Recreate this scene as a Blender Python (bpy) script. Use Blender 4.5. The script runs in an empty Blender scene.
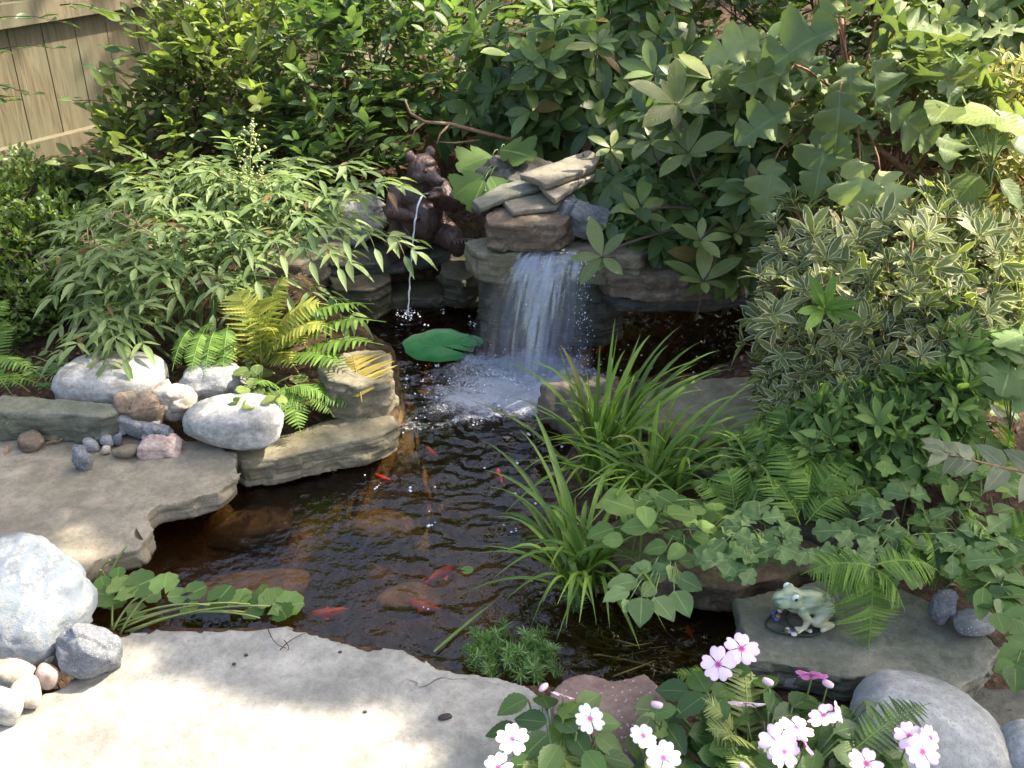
import bpy, math, random
import numpy as np
from mathutils import Vector, Matrix
random.seed(7)
RNG = np.random.default_rng(11)
PI = math.pi
sc = bpy.context.scene
COL = sc.collection
# ------------------------------------------------------------------ camera
PITCH = math.radians(30.0); CAMH = 1.5; FPX = 1050.0
cd = bpy.data.cameras.new('camera'); cam = bpy.data.objects.new('camera', cd); COL.objects.link(cam)
cam.location = (0, 0, CAMH); cam.rotation_euler = (PI/2 - PITCH, 0, 0)
cd.sensor_width = 36.0; cd.lens = 36.0 * FPX / 1024.0
cd.clip_start = 0.05; cd.clip_end = 400
sc.camera = cam
# ------------------------------------------------------------------ sky and sun
AZ = (0.975, 0.22); EL = math.radians(50)
n_ = math.hypot(*AZ)
SUN = np.array([AZ[0]/n_*math.cos(EL), AZ[1]/n_*math.cos(EL), math.sin(EL)])
w = bpy.data.worlds.new("World"); sc.world = w; w.use_nodes = True
nt = w.node_tree; bg = nt.nodes['Background']
sk = nt.nodes.new('ShaderNodeTexSky'); sk.sky_type = 'NISHITA'; sk.sun_disc = False
sk.sun_elevation = EL; sk.sun_rotation = math.atan2(AZ[0], AZ[1]); sk.air_density = 1.0; sk.dust_density = 5.0; sk.ozone_density = 0.35
nt.links.new(sk.outputs[0], bg.inputs[0]); bg.inputs[1].default_value = 0.15
sl = bpy.data.lights.new('sun', 'SUN'); sl.energy = 3.6; sl.angle = math.radians(0.6); sl.color = (1.0, 0.91, 0.75)
so = bpy.data.objects.new('sun', sl); COL.objects.link(so); so.location = (4, 2, 8)
so.rotation_euler = Vector(SUN).to_track_quat('Z', 'Y').to_euler()
sc.view_settings.view_transform = 'Standard'; sc.view_settings.look = 'None'
sc.view_settings.exposure = 1.97; sc.view_settings.gamma = 1.0; sc.view_settings.use_curve_mapping = False
sc.cycles.max_bounces = 8; sc.cycles.transparent_max_bounces = 12; sc.cycles.diffuse_bounces = 5; sc.cycles.glossy_bounces = 3
sc.cycles.use_denoising = True
sc.cycles.sample_clamp_indirect = 4.0

# ------------------------------------------------------------------ from a photo pixel to a point in the garden
CP, SP = math.cos(PITCH), math.sin(PITCH)
CAM = np.array([0, 0, CAMH])
def ray(px, py):
    x = (px - 512) / FPX; v = -(py - 384) / FPX
    return np.array([x, CP + v*SP, -SP + v*CP])
def U(px, py, z=0.0):
    d = ray(px, py); t = (z - CAMH) / d[2]
    return CAM + d*t
def W(px, py, y):
    d = ray(px, py); return CAM + d*(y/d[1])
def zc(P): return P[1]*CP - (P[2]-CAMH)*SP
def S(P, npx): return npx*zc(P)/FPX
def nrm(v):
    v = np.asarray(v, float); return v/ (np.linalg.norm(v, axis=-1, keepdims=True) + 1e-9)

# ------------------------------------------------------------------ noise
_perm = RNG.permutation(256); _perm = np.concatenate([_perm, _perm, _perm])
_grad = nrm(RNG.normal(size=(256, 3)))
def perlin(p):
    p = np.asarray(p, float); i = np.floor(p).astype(int); f = p - i; i &= 255
    u = f*f*f*(f*(f*6-15)+10)
    def g(a, b, c):
        h = _perm[_perm[_perm[(i[:, 0]+a)] + i[:, 1]+b] + i[:, 2]+c] & 255
        return np.einsum('ij,ij->i', _grad[h], f - np.array([a, b, c]))
    def L(a, b, t): return a + (b-a)*t
    x, y, z = u[:, 0], u[:, 1], u[:, 2]
    return L(L(L(g(0,0,0), g(1,0,0), x), L(g(0,1,0), g(1,1,0), x), y),
             L(L(g(0,0,1), g(1,0,1), x), L(g(0,1,1), g(1,1,1), x), y), z) * 1.6
def fbm(p, o=4, gain=.5):
    s = 0; a = 1.0
    p = np.asarray(p, float)
    for k in range(o):
        s = s + a*perlin(p*(2.03**k) + 17.3*k); a *= gain
    return s
def sstep(a, b, x):
    t = np.clip((x-a)/(b-a), 0, 1); return t*t*(3-2*t)

# ------------------------------------------------------------------ objects
def tag(o, label=None, cat=None, group=None, kind=None):
    if label: o['label'] = label
    if cat: o['category'] = cat
    if group: o['group'] = group
    if kind: o['kind'] = kind
    return o
def empty(name, loc, label, cat, group=None, rz=0.0):
    o = bpy.data.objects.new(name, None); COL.objects.link(o); o.location = tuple(loc); o.rotation_euler = (0, 0, rz)
    o.empty_display_size = .05
    return tag(o, label, cat, group)
def rawmesh(name, V, F, UV=None, smooth=True):
    V = np.asarray(V, float); F = np.asarray(F, np.int32); k = F.shape[1]
    me = bpy.data.meshes.new(name)
    me.vertices.add(len(V)); me.vertices.foreach_set('co', V.ravel())
    me.loops.add(F.size); me.loops.foreach_set('vertex_index', F.ravel())
    me.polygons.add(len(F)); me.polygons.foreach_set('loop_start', np.arange(0, F.size, k, dtype=np.int32))
    me.polygons.foreach_set('loop_total', np.full(len(F), k, np.int32))
    me.polygons.foreach_set('use_smooth', np.full(len(F), smooth))
    me.update(calc_edges=True)
    if UV is not None:
        uv = me.uv_layers.new(name='UVMap'); uv.data.foreach_set('uv', np.asarray(UV, float)[F.ravel()].ravel())
    return me
def mk(name, V, F, mat, parent=None, UV=None, smooth=True, origin=None):
    """one mesh object; V in world coordinates"""
    V = np.array(V, float)
    if parent is not None:
        Mi = np.array(parent_world(parent).inverted())
        V = V @ Mi[:3, :3].T + Mi[:3, 3]
        o = bpy.data.objects.new(name, rawmesh(name, V, F, UV, smooth)); o.parent = parent
    else:
        if origin is None:
            origin = np.array([(V[:, 0].min()+V[:, 0].max())/2, (V[:, 1].min()+V[:, 1].max())/2, V[:, 2].min()])
        o = bpy.data.objects.new(name, rawmesh(name, V-origin, F, UV, smooth)); o.location = tuple(origin)
    COL.objects.link(o)
    if mat: o.data.materials.append(mat)
    return o
def parent_world(o):
    M = Matrix.LocRotScale(o.location, o.rotation_euler, o.scale)
    return (parent_world(o.parent) @ M) if o.parent else M

class MB:
    """collects triangles"""
    def __init__(s): s.V = []; s.F = []; s.U = []; s.n = 0; s.q = {}
    def add(s, V, F, UV=None):
        V = np.asarray(V, float); F = np.asarray(F, int)
        if F.shape[1] == 4: F = np.concatenate([F[:, :3], F[:, [0, 2, 3]]])
        s.V.append(V); s.F.append(F + s.n); s.U.append(np.zeros((len(V), 2)) if UV is None else np.asarray(UV, float)); s.n += len(V)
    def leaf(s, T, P, D, N, L, Wd=None, curl=1.0):
        s.q.setdefault(id(T), (T, []))[1].append((*P, *D, *N, L, L if Wd is None else Wd, curl))
    def flush(s):
        for T, rows in s.q.values():
            R = np.array(rows); V, F, UV = T
            D = nrm(R[:, 3:6]); N = R[:, 6:9]
            X = nrm(np.cross(D, N)); Nn = np.cross(X, D)
            L = R[:, 9][:, None, None]; Wd = R[:, 10][:, None, None]; c = R[:, 11][:, None, None]
            out = (R[:, None, 0:3] + X[:, None]*V[None, :, 0:1]*Wd + D[:, None]*V[None, :, 1:2]*L + Nn[:, None]*V[None, :, 2:3]*L*c)
            m = len(V); k = len(R)
            FF = (F[None] + (np.arange(k)*m)[:, None, None]).reshape(-1, 3)
            s.V.append(out.reshape(-1, 3)); s.F.append(FF + s.n); s.U.append(np.tile(UV, (k, 1))); s.n += m*k
        s.q = {}
    def tube(s, pts, r0, r1=None, k=5):
        pts = np.asarray(pts, float); n = len(pts)
        if r1 is None: r1 = r0
        rr = np.linspace(r0, r1, n) if np.isscalar(r0) else np.asarray(r0)
        T = nrm(np.gradient(pts, axis=0)); a = np.array([.31, .23, .92])
        X = nrm(np.cross(T, a)); Y = np.cross(T, X)
        th = np.arange(k)*2*PI/k
        V = pts[:, None] + rr[:, None, None]*(np.cos(th)[None, :, None]*X[:, None] + np.sin(th)[None, :, None]*Y[:, None])
        V = V.reshape(-1, 3); F = []
        for i in range(n-1):
            for j in range(k):
                a0 = i*k+j; b0 = i*k+(j+1) % k; F += [(a0, b0, b0+k), (a0, b0+k, a0+k)]
        V = np.vstack([V, pts[:1], pts[-1:]]); m = n*k
        for j in range(k): F += [(m, (j+1) % k, j), (m+1, (n-1)*k+j, (n-1)*k+(j+1) % k)]
        uv = np.zeros((len(V), 2)); uv[:m, 1] = np.repeat(np.linspace(0, 1, n), k)
        s.add(V, F, uv)
    def ribbon(s, pts, wd, up=(0, 0, 1), fold=.25, taper=True):
        pts = np.asarray(pts, float); n = len(pts); t = np.linspace(0, 1, n)
        T = nrm(np.gradient(pts, axis=0)); X = nrm(np.cross(T, np.asarray(up, float))); N = np.cross(X, T)
        wv = wd*(np.minimum(1, .55+t*2)*np.clip((1-t)*2.2, .02, 1)**.8 if taper else np.ones(n))[:, None]*.5
        V = np.concatenate([pts - X*wv + N*wv*fold*2, pts, pts + X*wv + N*wv*fold*2])
        F = []
        for i in range(n-1):
            F += [(i, n+i, n+i+1), (i, n+i+1, i+1), (n+i, 2*n+i, 2*n+i+1), (n+i, 2*n+i+1, n+i+1)]
        uv = np.stack([np.concatenate([np.full(n, -1.), np.zeros(n), np.ones(n)]), np.tile(t, 3)], 1)
        s.add(V, F, uv)
    def obj(s, name, mat, parent=None, origin=None, smooth=True):
        s.flush()
        return mk(name, np.concatenate(s.V), np.concatenate(s.F), mat, parent, np.concatenate(s.U), smooth, origin)

def bez(a, b, c, n=10):
    t = np.linspace(0, 1, n)[:, None]; a, b, c = map(np.asarray, (a, b, c))
    return (1-t)**2*a + 2*t*(1-t)*b + t*t*c

# ------------------------------------------------------------------ leaf outlines (x: side, y: along, z: up), u = -1..1 across, v along
def leafT(wf, n=5, fold=.3, curl=.35, shift=0.0, ys=None, wave=0):
    ys = np.linspace(0, 1, n+1) if ys is None else np.asarray(ys); m = len(ys)
    wv = np.maximum(np.array([wf(y) for y in ys]), .004)
    V = np.zeros((3*m, 3)); UV = np.zeros((3*m, 2))
    for j, sx in enumerate((-1, 0, 1)):
        V[j*m:(j+1)*m, 0] = sx*wv; V[j*m:(j+1)*m, 1] = ys + shift*wv*abs(sx)
        V[j*m:(j+1)*m, 2] = fold*abs(sx)*wv - curl*ys**2*.5 + abs(sx)*wave*np.sin(ys*17+sx)*.03
        UV[j*m:(j+1)*m, 0] = sx; UV[j*m:(j+1)*m, 1] = ys
    F = []
    for j in (0, 1):
        for i in range(m-1):
            a = j*m+i; F += [(a, a+m, a+m+1), (a, a+m+1, a+1)]
    return V, np.array(F), UV
oval = leafT(lambda y: .23*math.sin(PI*min(1, y**.9))**.75, 5, .3, .3)
ovalbig = leafT(lambda y: .20*math.sin(PI*y**1.15)**.72, 6, .22, .35)
lance = leafT(lambda y: .15*math.sin(PI*y**.72)**1.1, 5, .35, .3)
narrow = leafT(lambda y: .13*math.sin(PI*y**1.1)**.8, 4, .35, .15)
tiny = leafT(lambda y: .27*math.sin(PI*y)**.8, 3, .3, .1)
heart = leafT(lambda y: .40*math.sin(PI*y**.72)**.8, 7, .18, .25, wave=1)
def _serr(y): return (.34*math.sin(PI*y**.8)**.85)*(1+.07*math.cos(y*60))
impleaf = leafT(_serr, 16, .18, .3)
def _oak(y):
    b = .40*math.sin(PI*min(1, y**.85))**.7
    return b*(.24+.76*abs(math.cos(PI*(y*2.6-.20)))**.8)*(1+.05*math.cos(y*75))+.012
oakleaf = leafT(_oak, 44, .25, .75, shift=.38, wave=2)
def _maple(y):
    b = .55*math.sin(PI*min(1, y**.8))**.8
    return b*(.34+.66*abs(math.cos(PI*(y*2.1-.22)))**.55)*(1+.05*math.cos(y*60))+.015
lobed = leafT(_maple, 36, .12, .3, shift=.5)
def _col(y):
    b = .33*math.sin(PI*min(1, y**1.1))**.7
    return b*(.36+.64*abs(math.cos(PI*(y*2.1-.3)))**.6)*(1+.05*math.cos(y*50))+.01
colum = leafT(_col, 26, .22, .45, shift=.45, wave=1.5)
def _pin(y): return (.17*(1-y)**.6 + .01)*(.72+.28*math.cos(2*PI*y*7))
pinna = leafT(_pin, 15, .2, .25, shift=.45)
pinnaF = leafT(lambda y: .15*(1-y)**.55*(.8+.2*math.cos(2*PI*y*5))+.008, 9, .2, .2, shift=.4)

# ------------------------------------------------------------------ materials
def newmat(name):
    m = bpy.data.materials.new(name); m.use_nodes = True; nt = m.node_tree
    return m, nt, nt.nodes['Principled BSDF'], nt.nodes['Material Output']
def N(nt, t, **k):
    n = nt.nodes.new(t)
    for a, b in k.items(): setattr(n, a, b)
    return n
def ramp(nt, fac, stops, interp='LINEAR'):
    r = N(nt, 'ShaderNodeValToRGB'); e = r.color_ramp.elements; r.color_ramp.interpolation = interp
    while len(e) < len(stops): e.new(.5)
    for i, (p, c) in enumerate(stops):
        e[i].position = p; e[i].color = (*c, 1) if len(c) == 3 else c
    if fac is not None: nt.links.new(fac, r.inputs[0])
    return r
def mixc(nt, fac, a, b, mode='MIX'):
    m = N(nt, 'ShaderNodeMix', data_type='RGBA', blend_type=mode)
    for s, v in ((0, fac), (6, a), (7, b)):
        if isinstance(v, bpy.types.NodeSocket): nt.links.new(v, m.inputs[s])
        elif s == 0: m.inputs[0].default_value = v
        else: m.inputs[s].default_value = (*v, 1)
    return m.outputs[2]
def mth(nt, op, a, b=None, clamp=False):
    m = N(nt, 'ShaderNodeMath', operation=op, use_clamp=clamp)
    for s, v in ((0, a), (1, b)):
        if v is None: continue
        if isinstance(v, bpy.types.NodeSocket): nt.links.new(v, m.inputs[s])
        else: m.inputs[s].default_value = v
    return m.outputs[0]
def leafmat(name, ca, cb, vein=None, edge=None, rough=.38, trans=.47, tcol=None, spec=.5, veins=True, old=None, edge_at=.72):
    ca = (ca[0]*1.30, ca[1]*1.12, ca[2]*.98); cb = (cb[0]*1.30, cb[1]*1.12, cb[2]*.98)
    m, nt, p, out = newmat(name); L = nt.links
    geo = N(nt, 'ShaderNodeNewGeometry'); uv = N(nt, 'ShaderNodeUVMap'); sep = N(nt, 'ShaderNodeSeparateXYZ'); L.new(uv.outputs[0], sep.inputs[0])
    stops = [(0, tuple(x*.7 for x in ca)), (.35, ca), (.75, cb), (.93, tuple(min(.8, x*1.3) for x in cb))]
    if old: stops.append((.981, cb)); stops.append((.985, old))
    base = ramp(nt, geo.outputs['Random Per Island'], stops).outputs[0]
    tc = N(nt, 'ShaderNodeTexCoord'); nz = N(nt, 'ShaderNodeTexNoise'); L.new(tc.outputs['Object'], nz.inputs[0]); nz.inputs['Scale'].default_value = 45; nz.inputs['Detail'].default_value = 3
    base = mixc(nt, mth(nt, 'MULTIPLY', nz.outputs[0], .5), base, tuple(c*.55 for c in ca))
    au = mth(nt, 'ABSOLUTE', sep.outputs[0])
    if vein is None: vein = tuple(min(1, c*1.7+.02) for c in cb)
    mid = mth(nt, 'LESS_THAN', au, .05)
    base = mixc(nt, mth(nt, 'MULTIPLY', mid, .35), base, vein)
    if edge:
        ee = mth(nt, 'GREATER_THAN', mth(nt, 'ADD', au, mth(nt, 'MULTIPLY', mth(nt, 'SUBTRACT', nz.outputs[0], .5), .5)), edge_at)
        base = mixc(nt, ee, base, edge)
    L.new(base, p.inputs['Base Color']); p.inputs['Roughness'].default_value = rough; p.inputs['Specular IOR Level'].default_value = spec
    if veins:
        s = mth(nt, 'SINE', mth(nt, 'MULTIPLY', mth(nt, 'SUBTRACT', sep.outputs[1], mth(nt, 'MULTIPLY', au, .35)), 55))
        b = N(nt, 'ShaderNodeBump'); b.inputs['Strength'].default_value = .12; b.inputs['Distance'].default_value = .002
        L.new(s, b.inputs['Height']); L.new(b.outputs[0], p.inputs['Normal'])
    tr = N(nt, 'ShaderNodeBsdfTranslucent')
    L.new(mixc(nt, 1.0, base, tcol or (1.05, 1.15, .5), 'MULTIPLY') if tcol is None else mixc(nt, .6, base, tcol), tr.inputs[0])
    ms = N(nt, 'ShaderNodeMixShader'); ms.inputs[0].default_value = trans
    L.new(p.outputs[0], ms.inputs[1]); L.new(tr.outputs[0], ms.inputs[2]); L.new(ms.outputs[0], out.inputs[0])
    return m
def stemmat(name, c, c2=None, rough=.7):
    m, nt, p, out = newmat(name)
    tc = N(nt, 'ShaderNodeTexCoord'); nz = N(nt, 'ShaderNodeTexNoise'); nt.links.new(tc.outputs['Object'], nz.inputs[0]); nz.inputs['Scale'].default_value = 60
    r = ramp(nt, nz.outputs[0], [(.3, c), (.7, c2 or tuple(x*1.5 for x in c))]); nt.links.new(r.outputs[0], p.inputs['Base Color'])
    p.inputs['Roughness'].default_value = rough
    b = N(nt, 'ShaderNodeBump'); b.inputs['Strength'].default_value = .4; b.inputs['Distance'].default_value = .003
    nt.links.new(nz.outputs[0], b.inputs['Height']); nt.links.new(b.outputs[0], p.inputs['Normal'])
    return m
def rockmat(name, ca, cb, cc=None, scale=9, bump=.6, rough=.85, spots=None, moss=0.0, strata=False, vein=None, crack=0.0, mosscol=(.07, .09, .025)):
    m, nt, p, out = newmat(name); L = nt.links
    tc = N(nt, 'ShaderNodeTexCoord'); oi = N(nt, 'ShaderNodeObjectInfo'); ad = N(nt, 'ShaderNodeVectorMath', operation='ADD')
    L.new(tc.outputs['Object'], ad.inputs[0]); sc_ = mth(nt, 'MULTIPLY', oi.outputs['Random'], 23.0); L.new(sc_, ad.inputs[1])
    vec = ad.outputs[0]
    def nz(s, d=6, r=.6, dist=0.0):
        n = N(nt, 'ShaderNodeTexNoise'); L.new(vec, n.inputs[0]); n.inputs['Scale'].default_value = s; n.inputs['Detail'].default_value = d
        n.inputs['Roughness'].default_value = r; n.inputs['Distortion'].default_value = dist; return n.outputs[0]
    big = nz(scale, 5, .6, .4); fine = nz(scale*9, 6, .75); mid = nz(scale*2.7, 5, .65)
    col = ramp(nt, big, [(.32, ca), (.52, cb), (.7, cc or cb)]).outputs[0]
    col = mixc(nt, mth(nt, 'MULTIPLY', ramp(nt, fine, [(.35, (1, 1, 1)), (.62, (0, 0, 0))]).outputs[0], .55), col, tuple(x*.45 for x in ca))
    col = mixc(nt, mth(nt, 'MULTIPLY', ramp(nt, mid, [(.5, (0, 0, 0)), (.7, (1, 1, 1))]).outputs[0], .4), col, tuple(min(.85, x*1.35) for x in (cc or cb)))
    h = mth(nt, 'ADD', mth(nt, 'MULTIPLY', mid, .8), mth(nt, 'MULTIPLY', fine, .45))
    st = N(nt, 'ShaderNodeTexNoise'); L.new(vec, st.inputs[0]); st.inputs['Scale'].default_value = scale*.7; st.inputs['Detail'].default_value = 9; st.inputs['Roughness'].default_value = .72; st.inputs['Distortion'].default_value = 1.2
    col = mixc(nt, mth(nt, 'MULTIPLY', ramp(nt, st.outputs[0], [(.50, (0, 0, 0)), (.60, (1, 1, 1))]).outputs[0], .38), col, tuple(x*.62 for x in ca))
    gr = nz(scale*40, 3, .8); col = mixc(nt, mth(nt, 'MULTIPLY', ramp(nt, gr, [(.30, (1, 1, 1)), (.45, (0, 0, 0))]).outputs[0], .5), col, tuple(x*.5 for x in ca)); h = mth(nt, 'ADD', h, mth(nt, 'MULTIPLY', gr, .35))
    if spots:
        v = N(nt, 'ShaderNodeTexVoronoi'); L.new(vec, v.inputs[0]); v.inputs['Scale'].default_value = scale*14
        col = mixc(nt, mth(nt, 'LESS_THAN', v.outputs[0], .2), col, spots)
    if vein:
        wv = N(nt, 'ShaderNodeTexWave'); L.new(vec, wv.inputs[0]); wv.inputs['Scale'].default_value = scale*.9; wv.inputs['Distortion'].default_value = 9; wv.inputs['Detail'].default_value = 4; wv.inputs['Detail Scale'].default_value = 1.6
        col = mixc(nt, mth(nt, 'MULTIPLY', ramp(nt, wv.outputs[1], [(.62, (0, 0, 0)), (.85, (1, 1, 1))]).outputs[0], .75), col, vein)
    if crack:
        v = N(nt, 'ShaderNodeTexVoronoi', feature='DISTANCE_TO_EDGE')
        wp = N(nt, 'ShaderNodeMix', data_type='VECTOR'); wp.inputs[0].default_value = .16; L.new(vec, wp.inputs[4])
        nn = N(nt, 'ShaderNodeTexNoise'); L.new(vec, nn.inputs[0]); nn.inputs['Scale'].default_value = 7; L.new(nn.outputs[1], wp.inputs[5])
        L.new(wp.outputs[1], v.inputs[0]); v.inputs['Scale'].default_value = 2.1
        ck = mth(nt, 'MULTIPLY', mth(nt, 'LESS_THAN', v.outputs[0], .0035), ramp(nt, big, [(.55, (0, 0, 0)), (.62, (1, 1, 1))]).outputs[0])
        col = mixc(nt, mth(nt, 'MULTIPLY', ck, crack), col, (.05, .045, .04)); h = mth(nt, 'SUBTRACT', h, mth(nt, 'MULTIPLY', ck, .3))
    if moss:
        g = N(nt, 'ShaderNodeTexNoise'); L.new(vec, g.inputs[0]); g.inputs['Scale'].default_value = 5; g.inputs['Detail'].default_value = 7
        col = mixc(nt, mth(nt, 'MULTIPLY', ramp(nt, g.outputs[0], [(.45, (0, 0, 0)), (.65, (1, 1, 1))]).outputs[0], moss), col, mosscol)
    if strata:
        mp = N(nt, 'ShaderNodeMapping'); mp.inputs['Scale'].default_value = (3, 3, 55); L.new(vec, mp.inputs[0])
        sn = N(nt, 'ShaderNodeTexNoise'); L.new(mp.outputs[0], sn.inputs[0]); sn.inputs['Scale'].default_value = 1.6; sn.inputs['Detail'].default_value = 4
        geo = N(nt, 'ShaderNodeNewGeometry'); sp = N(nt, 'ShaderNodeSeparateXYZ'); L.new(geo.outputs['True Normal'], sp.inputs[0])
        side = mth(nt, 'LESS_THAN', mth(nt, 'ABSOLUTE', sp.outputs[2]), .6)
        col = mixc(nt, mth(nt, 'MULTIPLY', side, mth(nt, 'MULTIPLY', sn.outputs[0], .7)), col, tuple(x*.5 for x in ca))
        h = mth(nt, 'ADD', h, mth(nt, 'MULTIPLY', mth(nt, 'MULTIPLY', side, sn.outputs[0]), 1.4))
    L.new(col, p.inputs['Base Color']); p.inputs['Roughness'].default_value = rough; p.inputs['Specular IOR Level'].default_value = .3
    b = N(nt, 'ShaderNodeBump'); b.inputs['Strength'].default_value = bump; b.inputs['Distance'].default_value = .008
    L.new(h, b.inputs['Height']); L.new(b.outputs[0], p.inputs['Normal'])
    return m
def plain(name, c, rough=.5, metal=0, spec=.5, bump=0, bscale=60, coat=0):
    m, nt, p, out = newmat(name)
    p.inputs['Base Color'].default_value = (*c, 1); p.inputs['Roughness'].default_value = rough; p.inputs['Metallic'].default_value = metal; p.inputs['Specular IOR Level'].default_value = spec
    p.inputs['Coat Weight'].default_value = coat
    tc = N(nt, 'ShaderNodeTexCoord'); nz = N(nt, 'ShaderNodeTexNoise'); nt.links.new(tc.outputs['Object'], nz.inputs[0]); nz.inputs['Scale'].default_value = bscale; nz.inputs['Detail'].default_value = 4
    nt.links.new(mixc(nt, mth(nt, 'MULTIPLY', nz.outputs[0], .5), c, tuple(x*.6 for x in c)), p.inputs['Base Color'])
    if bump:
        b = N(nt, 'ShaderNodeBump'); b.inputs['Strength'].default_value = bump; b.inputs['Distance'].default_value = .004
        nt.links.new(nz.outputs[0], b.inputs['Height']); nt.links.new(b.outputs[0], p.inputs['Normal'])
    return m

M = {}
M['patio'] = rockmat('patio_flagstone', (.25, .235, .20), (.34, .325, .285), (.38, .355, .30), 3.2, .45, spots=None, crack=.8, strata=True)
M['slab_grey'] = rockmat('grey_flagstone', (.205, .18, .135), (.29, .255, .19), (.38, .31, .225), 3.5, .6, moss=.12, strata=True, crack=.7)
M['slab_green'] = rockmat('green_grey_flagstone', (.11, .12, .09), (.19, .19, .15), (.27, .25, .2), 5, .7, moss=.3, strata=True)
M['slab_tan'] = rockmat('tan_flagstone', (.165, .145, .095), (.26, .23, .155), (.32, .29, .21), 5, .7, moss=.35, strata=True, mosscol=(.09, .08, .03))
M['slab_wet'] = rockmat('wet_stone', (.045, .045, .035), (.10, .09, .065), (.17, .14, .09), 7, .9, rough=.42, moss=.5, strata=True)
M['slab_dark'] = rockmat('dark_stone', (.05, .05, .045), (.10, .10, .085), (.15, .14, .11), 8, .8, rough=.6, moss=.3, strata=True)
M['white'] = rockmat('white_stone', (.25, .245, .22), (.43, .42, .39), (.55, .52, .46), 12, .45, spots=(.3, .29, .28))
M['bluewhite'] = rockmat('bluish_white_stone', (.17, .19, .215), (.27, .295, .315), (.34, .345, .33), 11, .8, vein=(.17, .20, .235))
M['grey'] = rockmat('grey_stone', (.16, .165, .17), (.28, .28, .275), (.4, .39, .36), 11, .5, spots=(.5, .5, .48))
M['bluegrey'] = rockmat('blue_grey_stone', (.13, .14, .155), (.215, .225, .24), (.3, .305, .31), 14, .8, spots=(.4, .4, .42))
M['cream'] = rockmat('cream_stone', (.28, .24, .19), (.43, .38, .31), (.55, .5, .43), 14, .35)
M['pinkstone'] = rockmat('pink_stone', (.36, .25, .21), (.48, .37, .32), (.58, .47, .4), 16, .35)
M['brownstone'] = rockmat('brown_stone', (.13, .095, .065), (.22, .165, .12), (.3, .24, .18), 9, .9, strata=True, moss=.2)
M['redstone'] = rockmat('red_sandstone', (.17, .105, .09), (.235, .165, .145), (.28, .21, .18), 6, .7, spots=(.36, .3, .28))
M['roundgrey'] = rockmat('round_grey_stone', (.24, .25, .25), (.34, .35, .345), (.43, .42, .38), 6, .5, spots=(.22, .22, .23))
M['subm'] = rockmat('submerged_stone', (.20, .125, .04), (.34, .23, .08), (.42, .30, .12), 10, .5)
M['subm_grey'] = rockmat('submerged_grey_stone', (.09, .08, .06), (.16, .13, .10), (.2, .16, .12), 8, .5)
M['bark'] = stemmat('bark', (.09, .06, .04)); M['twig'] = stemmat('twig', (.16, .10, .055)); M['gstem'] = stemmat('green_stem', (.09, .14, .04), (.16, .22, .07)); M['redstem'] = stemmat('reddish_stem', (.20, .09, .05), (.28, .15, .08))
M['oval'] = leafmat('oval_leaf', (0.073, 0.150, 0.062), (0.154, 0.252, 0.101), rough=.33)
M['ovalbright'] = leafmat('bright_oval_leaf', (0.107, 0.178, 0.062), (0.213, 0.299, 0.096), rough=.34)
M['small'] = leafmat('small_dark_leaf', (0.061, 0.130, 0.036), (0.128, 0.215, 0.054), rough=.42, veins=False)
M['nandina'] = leafmat('nandina_leaf', (0.149, 0.253, 0.105), (0.253, 0.363, 0.176), rough=.5, spec=.35, old=(.28, .13, .07))
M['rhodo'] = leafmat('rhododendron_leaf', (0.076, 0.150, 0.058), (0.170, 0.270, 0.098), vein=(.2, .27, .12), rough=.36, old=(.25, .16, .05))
M['rhodosunlit'] = leafmat('sunlit_rhododendron_leaf', (0.144, 0.220, 0.080), (0.252, 0.330, 0.130), vein=(.3, .36, .18), rough=.36)  # paler copy of the rhododendron leaf, sunlight put into its colour
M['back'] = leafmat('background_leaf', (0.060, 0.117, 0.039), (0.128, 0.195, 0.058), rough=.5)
M['hydr'] = leafmat('lobed_hydrangea_leaf', (0.132, 0.214, 0.095), (0.233, 0.317, 0.152), vein=(.25, .32, .2), rough=.55, spec=.3, trans=.3)
M['varie'] = leafmat('variegated_leaf', (0.112, 0.169, 0.055), (0.195, 0.257, 0.085), vein=(.2, .27, .14), edge=(.60, .59, .41), edge_at=.75, rough=.45, old=(.30, .20, .1))
M['sunyellow'] = leafmat('sunlit_yellow_leaf', (.20, .24, .06), (.34, .36, .13), rough=.5, edge=(.5, .48, .25))  # yellow of strong sunlight on the corner shrub, painted into the leaf colour
M['fern'] = leafmat('fern_frond', (.10, .21, .045), (.16, .29, .07), rough=.6, spec=.25, veins=False, trans=.42)
M['fernyellow'] = leafmat('yellow_fern_frond', (.23, .31, .07), (.34, .38, .09), rough=.6, spec=.25, veins=False, trans=.4)
M['fernpale'] = leafmat('pale_fern_frond', (.16, .25, .09), (.24, .33, .13), rough=.6, spec=.25, veins=False, trans=.4)
M['ferntan'] = leafmat('tan_fern_frond', (.30, .27, .08), (.38, .34, .11), rough=.6, spec=.2, veins=False, trans=.4)
M['ferndark'] = leafmat('dark_fern_frond', (.06, .13, .05), (.09, .17, .06), rough=.6, spec=.25, veins=False)
M['grass'] = leafmat('strap_leaf', (0.107, 0.222, 0.044), (0.228, 0.386, 0.077), rough=.42, veins=False, old=(.28, .24, .1))
M['soft'] = leafmat('soft_green_leaf', (0.108, 0.213, 0.066), (0.174, 0.297, 0.099), rough=.6, spec=.25)
M['bluegreen'] = leafmat('blue_green_leaf', (0.132, 0.244, 0.110), (0.205, 0.328, 0.154), rough=.65, spec=.2)
M['greyleaf'] = leafmat('grey_green_leaf', (.19, .25, .18), (.28, .33, .24), rough=.6, spec=.25)
M['impat'] = leafmat('impatiens_leaf', (.055, .13, .04), (.105, .205, .06), rough=.38)
M['pennywort'] = leafmat('pennywort_leaf', (.10, .22, .05), (.20, .34, .10), rough=.35)
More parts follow.
